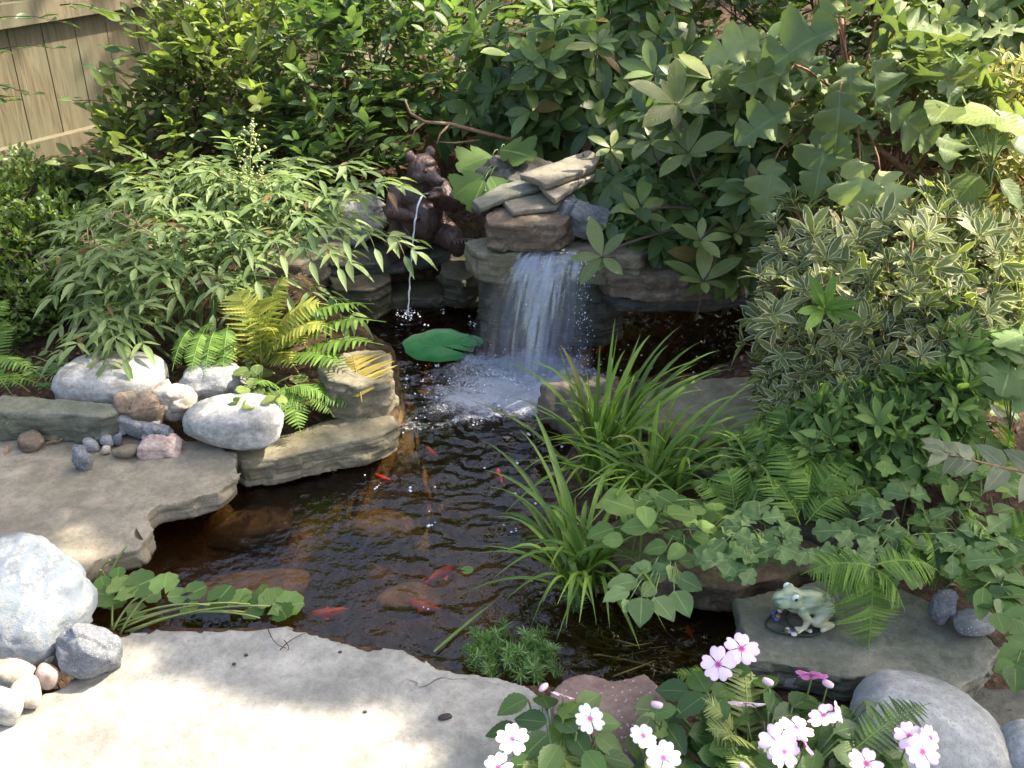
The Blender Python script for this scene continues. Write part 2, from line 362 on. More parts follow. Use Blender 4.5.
M['feather'] = leafmat('feathery_water_leaf', (.15, .30, .12), (.22, .38, .17), rough=.6, veins=False)
M['waterweed'] = leafmat('underwater_weed', (.06, .08, .02), (.16, .15, .05), rough=.4, veins=False)
# ------------------------------------------------------------------ ground and pond basin
WL = -0.12
pond_px = [(60,600),(110,565),(150,520),(215,492),(250,474),(320,462),(392,438),(402,405),(392,350),(345,322),(330,296),(400,286),(470,286),(520,300),
           (600,300),(690,296),(760,300),(772,350),(700,378),(640,384),(590,415),(565,470),(560,540),(600,590),(680,585),(735,600),(752,650),(742,690),
           (660,700),(560,700),(480,690),(430,668),(370,655),(290,634),(120,640),(80,625)]
POND = np.array([U(a, b, WL)[:2] for a, b in pond_px])
def sdist(x, y):
    """signed distance to the pond outline, negative inside"""
    p = np.stack([np.ravel(x), np.ravel(y)], 1); A = POND; B = np.roll(POND, -1, 0)
    d = np.full(len(p), 1e9); ins = np.zeros(len(p), bool)
    for a, b in zip(A, B):
        e = b-a; t = np.clip(((p-a)@e)/(e@e), 0, 1); q = p-a-t[:, None]*e
        d = np.minimum(d, np.hypot(q[:, 0], q[:, 1]))
        c = ((a[1] > p[:, 1]) != (b[1] > p[:, 1])) & (p[:, 0] < (b[0]-a[0])*(p[:, 1]-a[1])/(b[1]-a[1]+1e-12)+a[0])
        ins ^= c
    return np.where(ins, -d, d).reshape(np.shape(x))
def gh(x, y):
    x = np.asarray(x, float); y = np.asarray(y, float)
    s = sdist(x, y)
    base = -.075 + .16*sstep(2.7, 3.7, y) + .10*sstep(3.6, 4.6, y) + .13*sstep(.55, 1.3, x)*sstep(1.5, 2.4, y) + .04*sstep(-.9, -1.4, x)*sstep(2.3, 2.9, y)
    base = base - .03*sstep(1.0, .6, y)
    P3 = np.stack([x.ravel()*3, y.ravel()*3, np.zeros(x.size)], 1)
    base = base + (.022*fbm(P3, 4)).reshape(x.shape)
    rim = WL + .03
    out = rim + (base-rim)*sstep(0, .12, s)
    ins = WL + .03 - np.minimum(.34, (-s)*2.6)*1.0 + (.02*fbm(P3*2, 3)).reshape(x.shape)
    return np.where(s > 0, out, ins)
xs = np.concatenate([-np.geomspace(60, 3.2, 14), np.arange(-3, 3.001, .028), np.geomspace(3.2, 60, 14)])
ys = np.concatenate([-np.geomspace(60, .6, 14), np.arange(-.4, 6.2, .028), np.geomspace(6.4, 70, 14)])
X, Y = np.meshgrid(xs, ys); Z = gh(X, Y)
nx, ny = len(xs), len(ys); ii = (np.arange(ny-1)[:, None]*nx + np.arange(nx-1)[None]).ravel()
FG = np.stack([ii, ii+1, ii+1+nx, ii+nx], 1)
m, nt, p, out = newmat('mulch_soil'); L = nt.links
tc = N(nt, 'ShaderNodeTexCoord')
def nzz(s, d=6, r=.65):
    n = N(nt, 'ShaderNodeTexNoise'); L.new(tc.outputs['Object'], n.inputs[0]); n.inputs['Scale'].default_value = s; n.inputs['Detail'].default_value = d; n.inputs['Roughness'].default_value = r; return n.outputs[0]
n1, n2, n3 = nzz(4), nzz(38), nzz(120)
soil = ramp(nt, n2, [(.3, (.025, .016, .010)), (.5, (.075, .045, .028)), (.62, (.13, .08, .05)), (.75, (.2, .14, .09))]).outputs[0]
soil = mixc(nt, mth(nt, 'MULTIPLY', n1, .5), soil, (.04, .03, .018))
bed = ramp(nt, n1, [(.3, (.05, .05, .022)), (.48, (.12, .095, .04)), (.6, (.24, .13, .05)), (.75, (.22, .18, .09))]).outputs[0]
bed = mixc(nt, mth(nt, 'MULTIPLY', n2, .7), bed, (.04, .035, .02))
sx = N(nt, 'ShaderNodeSeparateXYZ'); L.new(tc.outputs['Object'], sx.inputs[0])
L.new(mixc(nt, mth(nt, 'LESS_THAN', sx.outputs[2], WL+.012), soil, bed), p.inputs['Base Color'])
p.inputs['Roughness'].default_value = .9; p.inputs['Specular IOR Level'].default_value = .2
b = N(nt, 'ShaderNodeBump'); b.inputs['Strength'].default_value = .9; b.inputs['Distance'].default_value = .015
L.new(mth(nt, 'ADD', n2, mth(nt, 'MULTIPLY', n3, .4)), b.inputs['Height']); L.new(b.outputs[0], p.inputs['Normal'])
g = mk('ground', np.stack([X.ravel(), Y.ravel(), Z.ravel()], 1), FG, m, origin=np.zeros(3)); tag(g, 'brown mulched garden soil around and below the pond', kind='structure')

# ------------------------------------------------------------------ water
FALL = U(535, 362, WL); JET = U(408, 316, WL)
st = .009
xs = np.arange(-1.25, 1.2, st); ys = np.arange(1.35, 3.75, st); X, Y = np.meshgrid(xs, ys)
sd = sdist(X, Y)
r1 = np.hypot(X-FALL[0], Y-FALL[1]); r2 = np.hypot(X-JET[0], Y-JET[1])
P3 = np.stack([X.ravel()*9, Y.ravel()*14, np.zeros(X.size)], 1)
nse = fbm(P3, 3).reshape(X.shape); nse2 = fbm(P3*.35+5, 3).reshape(X.shape)
act = (np.exp(-r1/1.0)*.8+.45)*(.25+1.35*sstep(-.5, .1, X))     # water is livelier on the side under the strap leaves
nse3 = fbm(P3*2.1+9, 2).reshape(X.shape)
Z = WL + .0021*np.sin(2*PI*r1/.06 + 9*nse2 + 3*nse)*act + .0055*nse*act + .0024*nse3*act + .0026*np.sin(2*PI*r2/.035)*np.exp(-r2/.13) + .004*nse*np.exp(-(r1/.4)**2)*3
foam = np.exp(-((X-FALL[0]+.06)/.36)**2 - ((Y-FALL[1]+.16)/.24)**2)*1.1 + .9*np.exp(-((X-FALL[0])/.22)**2-((Y-FALL[1])/.1)**2) + .5*np.exp(-((X-JET[0])**2+(Y-JET[1])**2)/.035**2)
foam += .55*np.exp(-((X-FALL[0]+.24)/.28)**2 - ((Y-FALL[1]+.36)/.24)**2)
foam = foam*.92 + .42*nse2 + .22*nse - .10
nx, ny = len(xs), len(ys); ii = (np.arange(ny-1)[:, None]*nx + np.arange(nx-1)[None]).ravel()
F = np.stack([ii, ii+1, ii+1+nx, ii+nx], 1); F = F[(sd.ravel()[F] < .035).all(1)]
use = np.unique(F); mp = -np.ones(X.size, int); mp[use] = np.arange(len(use))
m, nt, p, out = newmat('pond_water'); L = nt.links; nt.nodes.remove(p)
tc = N(nt, 'ShaderNodeTexCoord'); at = N(nt, 'ShaderNodeAttribute', attribute_name='foam')
nf = N(nt, 'ShaderNodeTexNoise'); L.new(tc.outputs['Object'], nf.inputs[0]); nf.inputs['Scale'].default_value = 70; nf.inputs['Detail'].default_value = 8; nf.inputs['Roughness'].default_value = .75
vf = N(nt, 'ShaderNodeTexVoronoi'); L.new(tc.outputs['Object'], vf.inputs[0]); vf.inputs['Scale'].default_value = 150
ff = mth(nt, 'ADD', at.outputs['Fac'], mth(nt, 'MULTIPLY', mth(nt, 'SUBTRACT', nf.outputs[0], .5), 1.5))
ff = mth(nt, 'SUBTRACT', ff, mth(nt, 'MULTIPLY', vf.outputs[0], .30))
fm = ramp(nt, ff, [(.42, (0, 0, 0)), (.95, (.72, .72, .72))]).outputs[0]
fr = N(nt, 'ShaderNodeFresnel'); fr.inputs[0].default_value = 1.42
bn = N(nt, 'ShaderNodeTexNoise'); L.new(tc.outputs['Object'], bn.inputs[0]); bn.inputs['Scale'].default_value = 26; bn.inputs['Detail'].default_value = 3
bp = N(nt, 'ShaderNodeBump'); bp.inputs['Strength'].default_value = .35; bp.inputs['Distance'].default_value = .02; L.new(bn.outputs[0], bp.inputs['Height'])
L.new(bp.outputs[0], fr.inputs['Normal'])
tr = N(nt, 'ShaderNodeBsdfTransparent'); tr.inputs[0].default_value = (.78, .64, .47, 1)
gl = N(nt, 'ShaderNodeBsdfGlossy'); gl.inputs['Roughness'].default_value = .03; L.new(bp.outputs[0], gl.inputs['Normal']); gl.inputs[0].default_value = (1, 1, 1, 1)
m1 = N(nt, 'ShaderNodeMixShader'); L.new(fr.outputs[0], m1.inputs[0]); L.new(tr.outputs[0], m1.inputs[1]); L.new(gl.outputs[0], m1.inputs[2])
df = N(nt, 'ShaderNodeBsdfPrincipled'); df.inputs['Base Color'].default_value = (.60, .63, .72, 1); df.inputs['Roughness'].default_value = .35
b2 = N(nt, 'ShaderNodeBump'); b2.inputs['Strength'].default_value = .8; b2.inputs['Distance'].default_value = .01; L.new(ff, b2.inputs['Height']); L.new(b2.outputs[0], df.inputs['Normal'])
m2 = N(nt, 'ShaderNodeMixShader'); L.new(fm, m2.inputs[0]); L.new(m1.outputs[0], m2.inputs[1]); L.new(df.outputs[0], m2.inputs[2]); L.new(m2.outputs[0], out.inputs[0])
M['water'] = m
wo = mk('water', np.stack([X.ravel(), Y.ravel(), Z.ravel()], 1)[use], mp[F], m, origin=np.zeros(3)); tag(wo, 'dark brown rippled pond water with white foam', kind='structure')
a = wo.data.attributes.new('foam', 'FLOAT', 'POINT'); a.data.foreach_set('value', foam.ravel()[use].astype(np.float32))

# ------------------------------------------------------------------ stones
def ico(sub):
    import bmesh
    bm = bmesh.new(); bmesh.ops.create_icosphere(bm, subdivisions=sub, radius=1)
    V = np.array([v.co for v in bm.verts]); F = np.array([[v.index for v in f.verts] for f in bm.faces]); bm.free(); return V, F
ICO = {k: ico(k) for k in (1, 2, 3, 4, 5)}
def facet(V, Nn, size, seed, amp=.22):
    rg = np.random.default_rng(seed+999); lo, hi = V.min(0), V.max(0); vol = np.maximum(hi-lo, size)
    k = int(np.clip(np.prod(vol/size), 14, 420)); Sd = lo+rg.random((k, 3))*(hi-lo); G = rg.normal(size=(k, 3))*amp; o = rg.normal(size=k)*size*.05
    out = np.zeros(len(V))
    for s in range(0, len(V), 4000):
        v = V[s:s+4000]; d = ((v[:, None]-Sd[None])**2*np.array([1, 1, 1.6])).sum(2); i = d.argmin(1); out[s:s+4000] = ((v-Sd[i])*G[i]).sum(1)*.5+o[i]
    return out
def stone_geo(c, r, rot=0, ang=10, seed=0, amp=.03, sub=5, flat=.0, planes=16, tilt=0.0):
    rg = np.random.default_rng(seed); V, F = ICO[sub]
    if ang < 3.6: planes = 2
    n = nrm(rg.normal(size=(planes, 3))); d = rg.uniform(.82, 1.08, planes)
    n = np.vstack([n, np.eye(3), -np.eye(3)]); d = np.concatenate([d, np.full(6, 1.0)])
    q = np.maximum(V@n.T/d, 1e-3); rad = (np.sum(q**ang, 1))**(-1/ang)
    P = V*rad[:, None]; P /= np.abs(P).max(0)
    rid = 1-np.abs(fbm(V*3.1+seed*2, 3))*2
    P = P*(1+amp*fbm(V*2.2+seed, 4)[:, None]+amp*.35*rid[:, None]) + V*(amp*.35*fbm(V*9+seed, 3)[:, None])
    P = P*np.array(r)
    if ang > 8.5 and sub > 3:
        P = P + V*facet(P, V, min(r)*.8, seed, .3)[:, None]
    ct, s_ = math.cos(tilt), math.sin(tilt); P = P@np.array([[ct, 0, -s_], [0, 1, 0], [s_, 0, ct]])
    ct, s_ = math.cos(rot), math.sin(rot); P = P@np.array([[ct, s_, 0], [-s_, ct, 0], [0, 0, 1]])
    return P+np.array(c), F
def stone(name, label, px, py, wpx, hpx, mat, zb=0.0, kd=.8, rot=0, ang=10, seed=1, amp=.03, cat='stone', group=None, sub=5, tilt=0, sink=.12, planes=16):
    z = zb+.03
    for _ in range(6):
        P = U(px, py, z); rx = S(P, wpx)/2; h = S(P, hpx)/2; th = math.atan2(CAMH-z, P[1])
        ry = rx*kd
        ry = min(ry, h*1.25)
        rz = math.sqrt(max(h*h-(ry*math.sin(th))**2, (.45*h)**2))/math.cos(th)
        z = zb + rz*(1-sink)
    V, F = stone_geo(P, (rx, ry, rz), rot, ang, seed, amp, sub, tilt=tilt, planes=planes)
    V[:, 2] = np.maximum(V[:, 2], zb-.01)
    o = mk(name, V, F, mat); return tag(o, label, cat, group)
def slabV(pts, z, th, slope=(0, 0), vox=.008, amp=.004, seed=0, edge=1.0, smooth=1):
    ar = np.array(pts, float); cx, cy = ar.mean(0); C = U(cx, cy, z)
    T = []
    for a, b in pts:
        zz = z
        for _ in range(6):
            P = U(a, b, zz); zz = z + slope[0]*(P[0]-C[0]) + slope[1]*(P[1]-C[1])
        T.append(P)
    T = np.array(T)
    # refine the outline with small irregularities
    O = []; n = len(T)
    for i in range(n):
        a, b = T[i], T[(i+1) % n]; k = max(1, int(np.linalg.norm(b-a)/.04))
        for j in range(k): O.append(a+(b-a)*j/k)
    O = np.array(O); c = O.mean(0)
    jit = fbm(np.stack([O[:, 0]*14+seed, O[:, 1]*14, O[:, 0]*0], 1), 3)
    O[:, :2] += nrm(O[:, :2]-c[:2])*jit[:, None]*.007*edge
    B = O.copy(); B[:, 2] -= th; B[:, :2] = c[:2]+(B[:, :2]-c[:2])*.985
    me = bpy.data.meshes.new('tmp'); n = len(O)
    area = sum(O[i][0]*O[(i+1) % n][1]-O[(i+1) % n][0]*O[i][1] for i in range(n))
    top = list(range(n)); bot = [n+i for i in range(n)][::-1]; sides = [(i, n+i, n+(i+1) % n, (i+1) % n) for i in range(n)]
    if area < 0: top = top[::-1]; bot = bot[::-1]; sides = [s[::-1] for s in sides]
    me.from_pydata([tuple(v) for v in np.vstack([O, B])], [], [top, bot]+sides)
    ob = bpy.data.objects.new('tmp', me); COL.objects.link(ob)
    md = ob.modifiers.new('r', 'REMESH'); md.mode = 'VOXEL'; md.voxel_size = vox
    if smooth:
        m2 = ob.modifiers.new('s', 'SMOOTH'); m2.factor = .5; m2.iterations = smooth
    dg = bpy.context.evaluated_depsgraph_get(); ev = ob.evaluated_get(dg); em = ev.to_mesh()
    nv = len(em.vertices); V = np.zeros(nv*3); em.vertices.foreach_get('co', V); V = V.reshape(-1, 3)
    Nn = np.zeros(nv*3); em.vertices.foreach_get('normal', Nn); Nn = Nn.reshape(-1, 3)
    em.calc_loop_triangles(); F = np.zeros(len(em.loop_triangles)*3, np.int32); em.loop_triangles.foreach_get('vertices', F); F = F.reshape(-1, 3)
    ev.to_mesh_clear(); bpy.data.objects.remove(ob); bpy.data.meshes.remove(me)
    sd_ = 1-np.abs(Nn[:, 2:3])
    lay = fbm(np.stack([V[:, 0]*5+seed, V[:, 1]*5, V[:, 2]*60], 1), 3)[:, None]
    chip = fbm(V*22+seed, 3)[:, None]; big = fbm(V*6+seed*3, 3)[:, None]
    terr = np.floor(fbm(np.stack([V[:, 0]*3.1+seed, V[:, 1]*3.1, V[:, 2]*0], 1), 4)*3.2)[:, None]/3.2
    tk = min(1, th/.06); edge = edge*tk
    fc = facet(V*np.array([1, 1, 1.5]), Nn, .05, seed)[:, None]*tk; amp = amp*max(.5, tk)
    V = V + Nn*(sd_*fc*1.0 + (1-sd_)*fc*.12)
    V = V + Nn*(sd_*(lay*.0026+chip*.003+big*.002)*edge*(amp/.004)**.5 + (1-sd_)*(big*amp*.8+chip*amp*.25+terr*amp*.8))
    return V, F
def slab(name, label, pts, z, th, mat, slope=(0, 0), cat='flagstone', vox=.008, amp=.004, seed=0, edge=1.0, group=None, smooth=1):
    V, F = slabV(pts, z, th, slope, vox, amp, seed, edge, smooth)
    o = mk(name, V, F, mat); return tag(o, label, cat, group)

slab('flagstone', 'broad pale sunlit flagstone at the near edge of the pond', [(-70, 735), (60, 690), (104, 642), (135, 633), (200, 632), (280, 626), (330, 636), (368, 649), (402, 649), (440, 668), (478, 672), (500, 676),
     (530, 686), (546, 698), (556, 760), (545, 860), (520, 960), (100, 990), (-160, 900)], 0, .07, M['patio'], amp=.0028, seed=3, vox=.008)
slab('flagstone', 'grey flagstone with a jagged tip overhanging the water below the white stone', [(-160, 425), (60, 424), (150, 436), (205, 440), (231, 452), (241, 474), (222, 492), (180, 502), (158, 505), (149, 514), (156, 530), (138, 548), (106, 556), (80, 572), (70, 590), (62, 610), (-60, 660), (-200, 560)],
     0, .06, M['slab_grey'], amp=.0035, seed=5, vox=.008)
slab('flagstone_block', 'thick mossy green grey block lying on the flagstone beside the pebbles', [(-90, 396), (40, 397), (115, 404), (120, 409), (98, 417), (60, 414), (-80, 411)], .088, .088, M['slab_green'], seed=8, vox=.007, cat='stone block')
slab('flagstone', 'curved tan edging slab under the fern touching the dark water', [(226, 452), (262, 440), (300, 428), (340, 416), (392, 414), (400, 425), (385, 434), (330, 446), (290, 455), (240, 462)], -.03, .085, M['slab_tan'], seed=12, vox=.007)
slab('upright_stone', 'olive block standing at the water edge behind a yellowed fern frond', [(318, 366), (345, 352), (382, 349), (390, 356), (395, 370), (388, 380), (355, 385), (328, 380)], .085, .125, M['slab_tan'], slope=(-.1, 0), seed=14, vox=.007, cat='stone block')
slab('flagstone', 'long moss stained slab carrying the frog ornament', [(737, 600), (775, 590), (830, 580), (900, 588), (958, 612), (1002, 650), (985, 676), (958, 690), (905, 683), (850, 678), (800, 668), (748, 660)], .0, .07, M['slab_green'], seed=21, vox=.008)
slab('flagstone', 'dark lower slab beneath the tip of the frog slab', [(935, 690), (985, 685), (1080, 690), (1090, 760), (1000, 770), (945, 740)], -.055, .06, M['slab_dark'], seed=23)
slab('flagstone', 'reddish sandstone with a notched top edge behind the white flowers', [(552, 694), (566, 678), (585, 672), (612, 680), (628, 678), (646, 670), (658, 684), (664, 700), (656, 740), (640, 775), (590, 790), (556, 760)], .025, .07, M['redstone'], seed=25, vox=.007)
slab('flagstone', 'olive tan slab behind the strap leaved grass', [(628, 408), (655, 388), (700, 376), (790, 374), (830, 392), (806, 420), (755, 434), (690, 442), (650, 432)], .02, .075, M['slab_tan'], seed=31)
slab('flagstone_block', 'blue grey wet block under the olive tan slab', [(645, 452), (690, 440), (735, 440), (745, 458), (705, 470), (655, 468)], -.05, .06, M['bluegrey'], seed=33, cat='stone block')
slab('flagstone', 'brown shaded slab under the broad leaved seedlings', [(610, 520), (680, 498), (800, 490), (850, 520), (830, 566), (735, 590), (660, 582), (612, 560)], -.035, .07, M['brownstone'], seed=35)
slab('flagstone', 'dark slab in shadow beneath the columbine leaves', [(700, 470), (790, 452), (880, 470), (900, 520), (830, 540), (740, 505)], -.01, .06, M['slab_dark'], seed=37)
# the fall
slab('lip_stone', 'wide wet capstone the waterfall pours over', [(462, 241), (490, 235), (545, 233), (640, 234), (655, 246), (640, 258), (600, 256), (560, 250), (525, 252), (500, 256), (478, 252)], .25, .10, M['slab_tan'], seed=41, amp=.006, cat='capstone')
slab('ledge_support', 'dark wet stone holding up the near corner of the capstone', [(476, 268), (500, 260), (600, 260), (630, 266), (610, 274), (500, 274)], .15, .26, M['slab_wet'], seed=42, cat='stone block')
slab('rough_block', 'rough brown block stacked on the capstone', [(484, 214), (505, 205), (560, 200), (578, 212), (560, 224), (520, 226), (487, 224)], .345, .085, M['brownstone'], seed=43, amp=.007, cat='stone block')
slab('thin_flagstone', 'pale thin flag lying lowest on the rock pile', [(500, 192), (538, 189), (566, 197), (556, 206), (512, 212), (505, 204)], .372, .017, M['slab_grey'], seed=44, slope=(.03, .03), vox=.0045, smooth=0)
slab('thin_flagstone', 'pale wedge shaped flag in the middle of the rock pile', [(538, 182), (592, 169), (596, 174), (572, 188), (555, 199), (543, 190)], .415, .019, M['slab_grey'], seed=45, slope=(.11, .06), vox=.0045, smooth=0)
slab('thin_flagstone', 'long pale flag topmost on the rock pile', [(519, 174), (590, 150), (600, 156), (594, 166), (545, 184), (533, 178)], .445, .022, M['slab_grey'], seed=46, slope=(.10, .06), vox=.0045, smooth=0)
slab('thin_flagstone', 'darker flag leaning behind the bear side of the rock pile', [(472, 200), (500, 184), (532, 176), (545, 185), (505, 198), (480, 208)], .385, .02, M['slab_green'], seed=47, slope=(.1, .05), vox=.007)
slab('thin_flagstone', 'long dark flag slanting down toward the bear', [(470, 206), (498, 190), (540, 186), (535, 196), (500, 203), (480, 213)], .35, .018, M['slab_dark'], seed=48, slope=(.12, .0), vox=.007)
stone('dark_rock', 'dark blue green rock wedged beside the rough brown block', 576, 219, 66, 44, M['bluegrey'], .25, seed=50, ang=18, cat='rock')
stone('brown_rock', 'brown boulder behind the rhododendron leaves at the rock pile', 612, 190, 56, 52, M['brownstone'], .25, seed=51, ang=16, cat='rock')
stone('brown_rock', 'low brown stone half buried beneath the rock pile flags', 520, 182, 90, 40, M['slab_dark'], .25, seed=53, ang=16, cat='rock')
slab('overhang_slab', 'broad brown slab roofing the dark hollow right of the falls', [(596, 262), (640, 246), (720, 240), (775, 246), (770, 268), (720, 276), (650, 278), (610, 274)], .20, .085, M['brownstone'], seed=55, amp=.006)
slab('ledge_stone', 'dark layered stone inside the hollow under the broad slab', [(600, 290), (660, 284), (775, 282), (770, 294), (700, 300), (620, 300)], .095, .045, M['slab_dark'], seed=56, cat='stone block')
slab('ledge_stone', 'thin wet ledge on which the bear statue sits', [(286, 250), (330, 240), (400, 236), (468, 228), (482, 238), (452, 252), (400, 262), (340, 266), (300, 262)], .035, .05, M['slab_dark'], seed=58, cat='ledge')
slab('flagstone_block', 'greenish stone block under the nandina end of the bear ledge', [(326, 274), (350, 266), (388, 268), (392, 280), (372, 290), (335, 290)], -.005, .12, M['slab_wet'], seed=59, cat='stone block')
slab('flagstone_block', 'squarish wet block between the bear ledge and the waterfall', [(440, 262), (462, 252), (480, 256), (482, 272), (462, 280), (443, 276)], .01, .12, M['slab_wet'], seed=60, cat='stone block')
slab('flagstone', 'submerged dark shelf along the back of the pond', [(370, 288), (420, 280), (475, 284), (478, 296), (430, 298), (385, 300)], -.085, .10, M['slab_wet'], seed=61)
slab('flagstone', 'tan top stone beneath the arching nandina sprays', [(238, 244), (290, 232), (345, 236), (352, 250), (300, 262), (250, 264)], .07, .12, M['slab_grey'], seed=62, amp=.006)
stone('grey_boulder', 'mauve grey boulder tucked behind the bear statue', 354, 214, 70, 52, M['grey'], .05, seed=63, ang=9, cat='boulder')
stone('dark_rock', 'dark purplish rock rising behind the grass clump', 588, 408, 92, 70, M['subm_grey'], -.14, seed=64, ang=14, cat='rock')
stone('dark_rock', 'dark purplish stone low behind the strap leaves and beside blue grey block', 622, 436, 70, 60, M['bluegrey'], -.14, seed=65, ang=14, cat='rock')
# near the white stone
stone('white_boulder', 'large smooth white stone at the tip of the grey flagstone', 226, 423, 110, 52, M['white'], .0, kd=.7, seed=72, ang=3.3, amp=.04, cat='boulder', tilt=-.05)
stone('white_boulder', 'big pale boulder half shaded under the nandina leaves', 112, 383, 106, 56, M['white'], .0, kd=.8, seed=73, ang=3.5, cat='boulder')
stone('dark_boulder', 'dim grey boulder hidden among fern stems behind white stone', 216, 384, 64, 46, M['grey'], .0, seed=74, cat='boulder')
stone('stone', 'cream white stone leaning on the large white stone', 175, 402, 44, 38, M['cream'], .0, seed=75, ang=9)
stone('stone', 'brown grey stone behind the pebble pile', 137, 412, 54, 42, M['brownstone'], .0, seed=76)
stone('stone', 'blue grey stone tilted up in the middle of the pebble pile', 137, 423, 40, 28, M['grey'], .0, seed=77, tilt=.35, ang=14)
stone('stone', 'flat dark grey stone wedged atop the tan pebble', 156, 430, 28, 14, M['bluegrey'], .035, seed=78, ang=14)
stone('stone', 'rough tan stone against the foot of the large white stone', 160, 443, 40, 24, M['pinkstone'], .0, seed=79, ang=14, amp=.05)
stone('pebble', 'smooth flat oval beige pebble on the grey flagstone', 126, 451, 27, 15, M['slab_tan'], .0, kd=1.1, seed=80, ang=4, amp=.01)
stone('pebble', 'little round pale pebble next to the thick block', 91, 444, 18, 13, M['grey'], .0, seed=81, ang=4, sub=4)
stone('pebble', 'little bluish pebble touching the pale round one', 107, 441, 15, 13, M['roundgrey'], .0, seed=82, ang=5, sub=4)
stone('pebble', 'tiny cream chip on the flagstone between pebbles', 106, 450, 9, 9, M['cream'], .0, seed=83, ang=14, sub=3)
stone('pebble', 'tiny speckled grey pebble squeezed beside the bluish pebble', 118, 440, 9, 13, M['bluegrey'], .0, seed=84, sub=3)
stone('pebble', 'pointed blue grey stone alone in front of the pebbles', 81, 459, 19, 24, M['bluegrey'], .0, seed=85, ang=16, kd=.7)
stone('pebble', 'half sunlit brown pebble in front of the thick block', 30, 441, 30, 20, M['brownstone'], .0, seed=86, ang=8, tilt=-.2)
# bottom left heap
stone('white_boulder', 'great bluish white veined boulder above the near flagstone', 26, 606, 128, 122, M['bluewhite'], -.02, kd=1.0, seed=93, ang=8, amp=.06, planes=9, cat='boulder')
stone('stone', 'blue grey stone with pale underside at the heap corner', 91, 650, 58, 54, M['bluegrey'], .0, seed=91, ang=9)
stone('stone', 'egg shaped ivory stone resting against veined boulder', 3, 622, 34, 40, M['cream'], .03, seed=92, ang=4, amp=.01)
stone('pebble', 'small ivory pebble below the veined boulder', 42, 654, 32, 24, M['cream'], .02, seed=93, ang=5, amp=.02)
stone('pebble', 'pinkish egg pebble beside the blue grey stone', 47, 676, 26, 25, M['pinkstone'], .0, seed=94, ang=4, amp=.01)
stone('stone', 'ivory round stone left of the pinkish egg pebble', 12, 670, 44, 40, M['cream'], .0, seed=95, ang=5, amp=.02)
stone('stone', 'ivory oval stone lowest but one in the heap', 27, 693, 36, 30, M['cream'], .0, seed=96, ang=5, amp=.02)
stone('stone', 'cracked ivory stone at the lowest end of the heap', 4, 708, 38, 36, M['white'], .0, seed=97, ang=8)
# bottom right
stone('round_boulder', 'large rounded grey boulder beside the pink flowers', 918, 738, 172, 148, M['roundgrey'], -.12, kd=.95, seed=100, ang=5.5, amp=.03, cat='boulder')
stone('round_boulder', 'rounded boulder cut by the corner of the picture', 1036, 765, 84, 84, M['roundgrey'], -.12, seed=101, ang=5.5, cat='boulder')
stone('stone', 'blue grey stone upright behind the frog slab', 941, 606, 24, 32, M['bluegrey'], .01, seed=102, ang=12)
stone('stone', 'smooth mauve grey oval stone behind the frog slab', 977, 622, 48, 28, M['grey'], .01, seed=103, ang=4.5)
stone('stone', 'blue grey stone peeking between the pink flowers and slab', 796, 672, 40, 26, M['bluegrey'], -.06, seed=104, ang=6)
# under water
stone('sunken_stone', 'round ochre stone seen through the water mid pond', 382, 528, 66, 44, M['subm'], -.30, kd=1, seed=110, ang=5, cat='stone', sub=4)
stone('sunken_stone', 'long orange brown stone sunk below the curved slab', 292, 484, 64, 34, M['subm'], -.27, seed=111, rot=.6, ang=9, cat='stone', sub=4)
stone('sunken_stone', 'flat grey shelf stone sunk beside the jagged flagstone tip', 232, 528, 120, 44, M['subm_grey'], -.27, seed=112, ang=14, cat='stone', sub=4)
stone('sunken_stone', 'rust orange stone on the pond floor near the flat slab', 410, 600, 70, 36, M['subm'], -.31, seed=113, ang=7, cat='stone', sub=4)
stone('sunken_stone', 'orange stone under water at the end of the curved slab', 405, 412, 26, 20, M['subm'], -.2, seed=114, ang=6, cat='stone', sub=3)
stone('sunken_stone', 'dim brown stone sunk in front of pennywort leaves', 250, 590, 120, 40, M['subm'], -.33, seed=115, ang=7, cat='stone', sub=4)

# ------------------------------------------------------------------ fence
zr = .20
A = U(0, 158, zr); B = U(155, 119, zr); A2 = np.array([A[0], A[1], 0]); fd = nrm(np.array([B[0]-A[0], B[1]-A[1], 0])); fn = np.array([fd[1], -fd[0], 0])   # fn faces the garden
def fbox(mb, s0, s1, d0, d1, z0, z1, bev=.004):
    c = []
    for s_, d_, z_ in ((s0, d0, z0), (s1, d0, z0), (s1, d1, z0), (s0, d1, z0), (s0, d0, z1), (s1, d0, z1), (s1, d1, z1), (s0, d1, z1)):
        c.append(A2 + fd*s_ + fn*d_ + np.array([0, 0, z_]))
    mb.add(c, [(0, 3, 2, 1), (4, 5, 6, 7), (0, 1, 5, 4), (1, 2, 6, 5), (2, 3, 7, 6), (3, 0, 4, 7)])
m, nt, p, out = newmat('weathered_wood'); L = nt.links
tc = N(nt, 'ShaderNodeTexCoord'); geo = N(nt, 'ShaderNodeNewGeometry'); mp_ = N(nt, 'ShaderNodeMapping'); mp_.inputs['Scale'].default_value = (14, 14, 1.3); L.new(tc.outputs['Object'], mp_.inputs[0])
ns = N(nt, 'ShaderNodeTexNoise'); L.new(mp_.outputs[0], ns.inputs[0]); ns.inputs['Scale'].default_value = 5; ns.inputs['Detail'].default_value = 6; ns.inputs['Distortion'].default_value = .6
nb = N(nt, 'ShaderNodeTexNoise'); L.new(tc.outputs['Object'], nb.inputs[0]); nb.inputs['Scale'].default_value = 3.5; nb.inputs['Detail'].default_value = 5
c_ = ramp(nt, ns.outputs[0], [(.3, (.09, .073, .038)), (.5, (.15, .122, .068)), (.7, (.205, .168, .098))]).outputs[0]
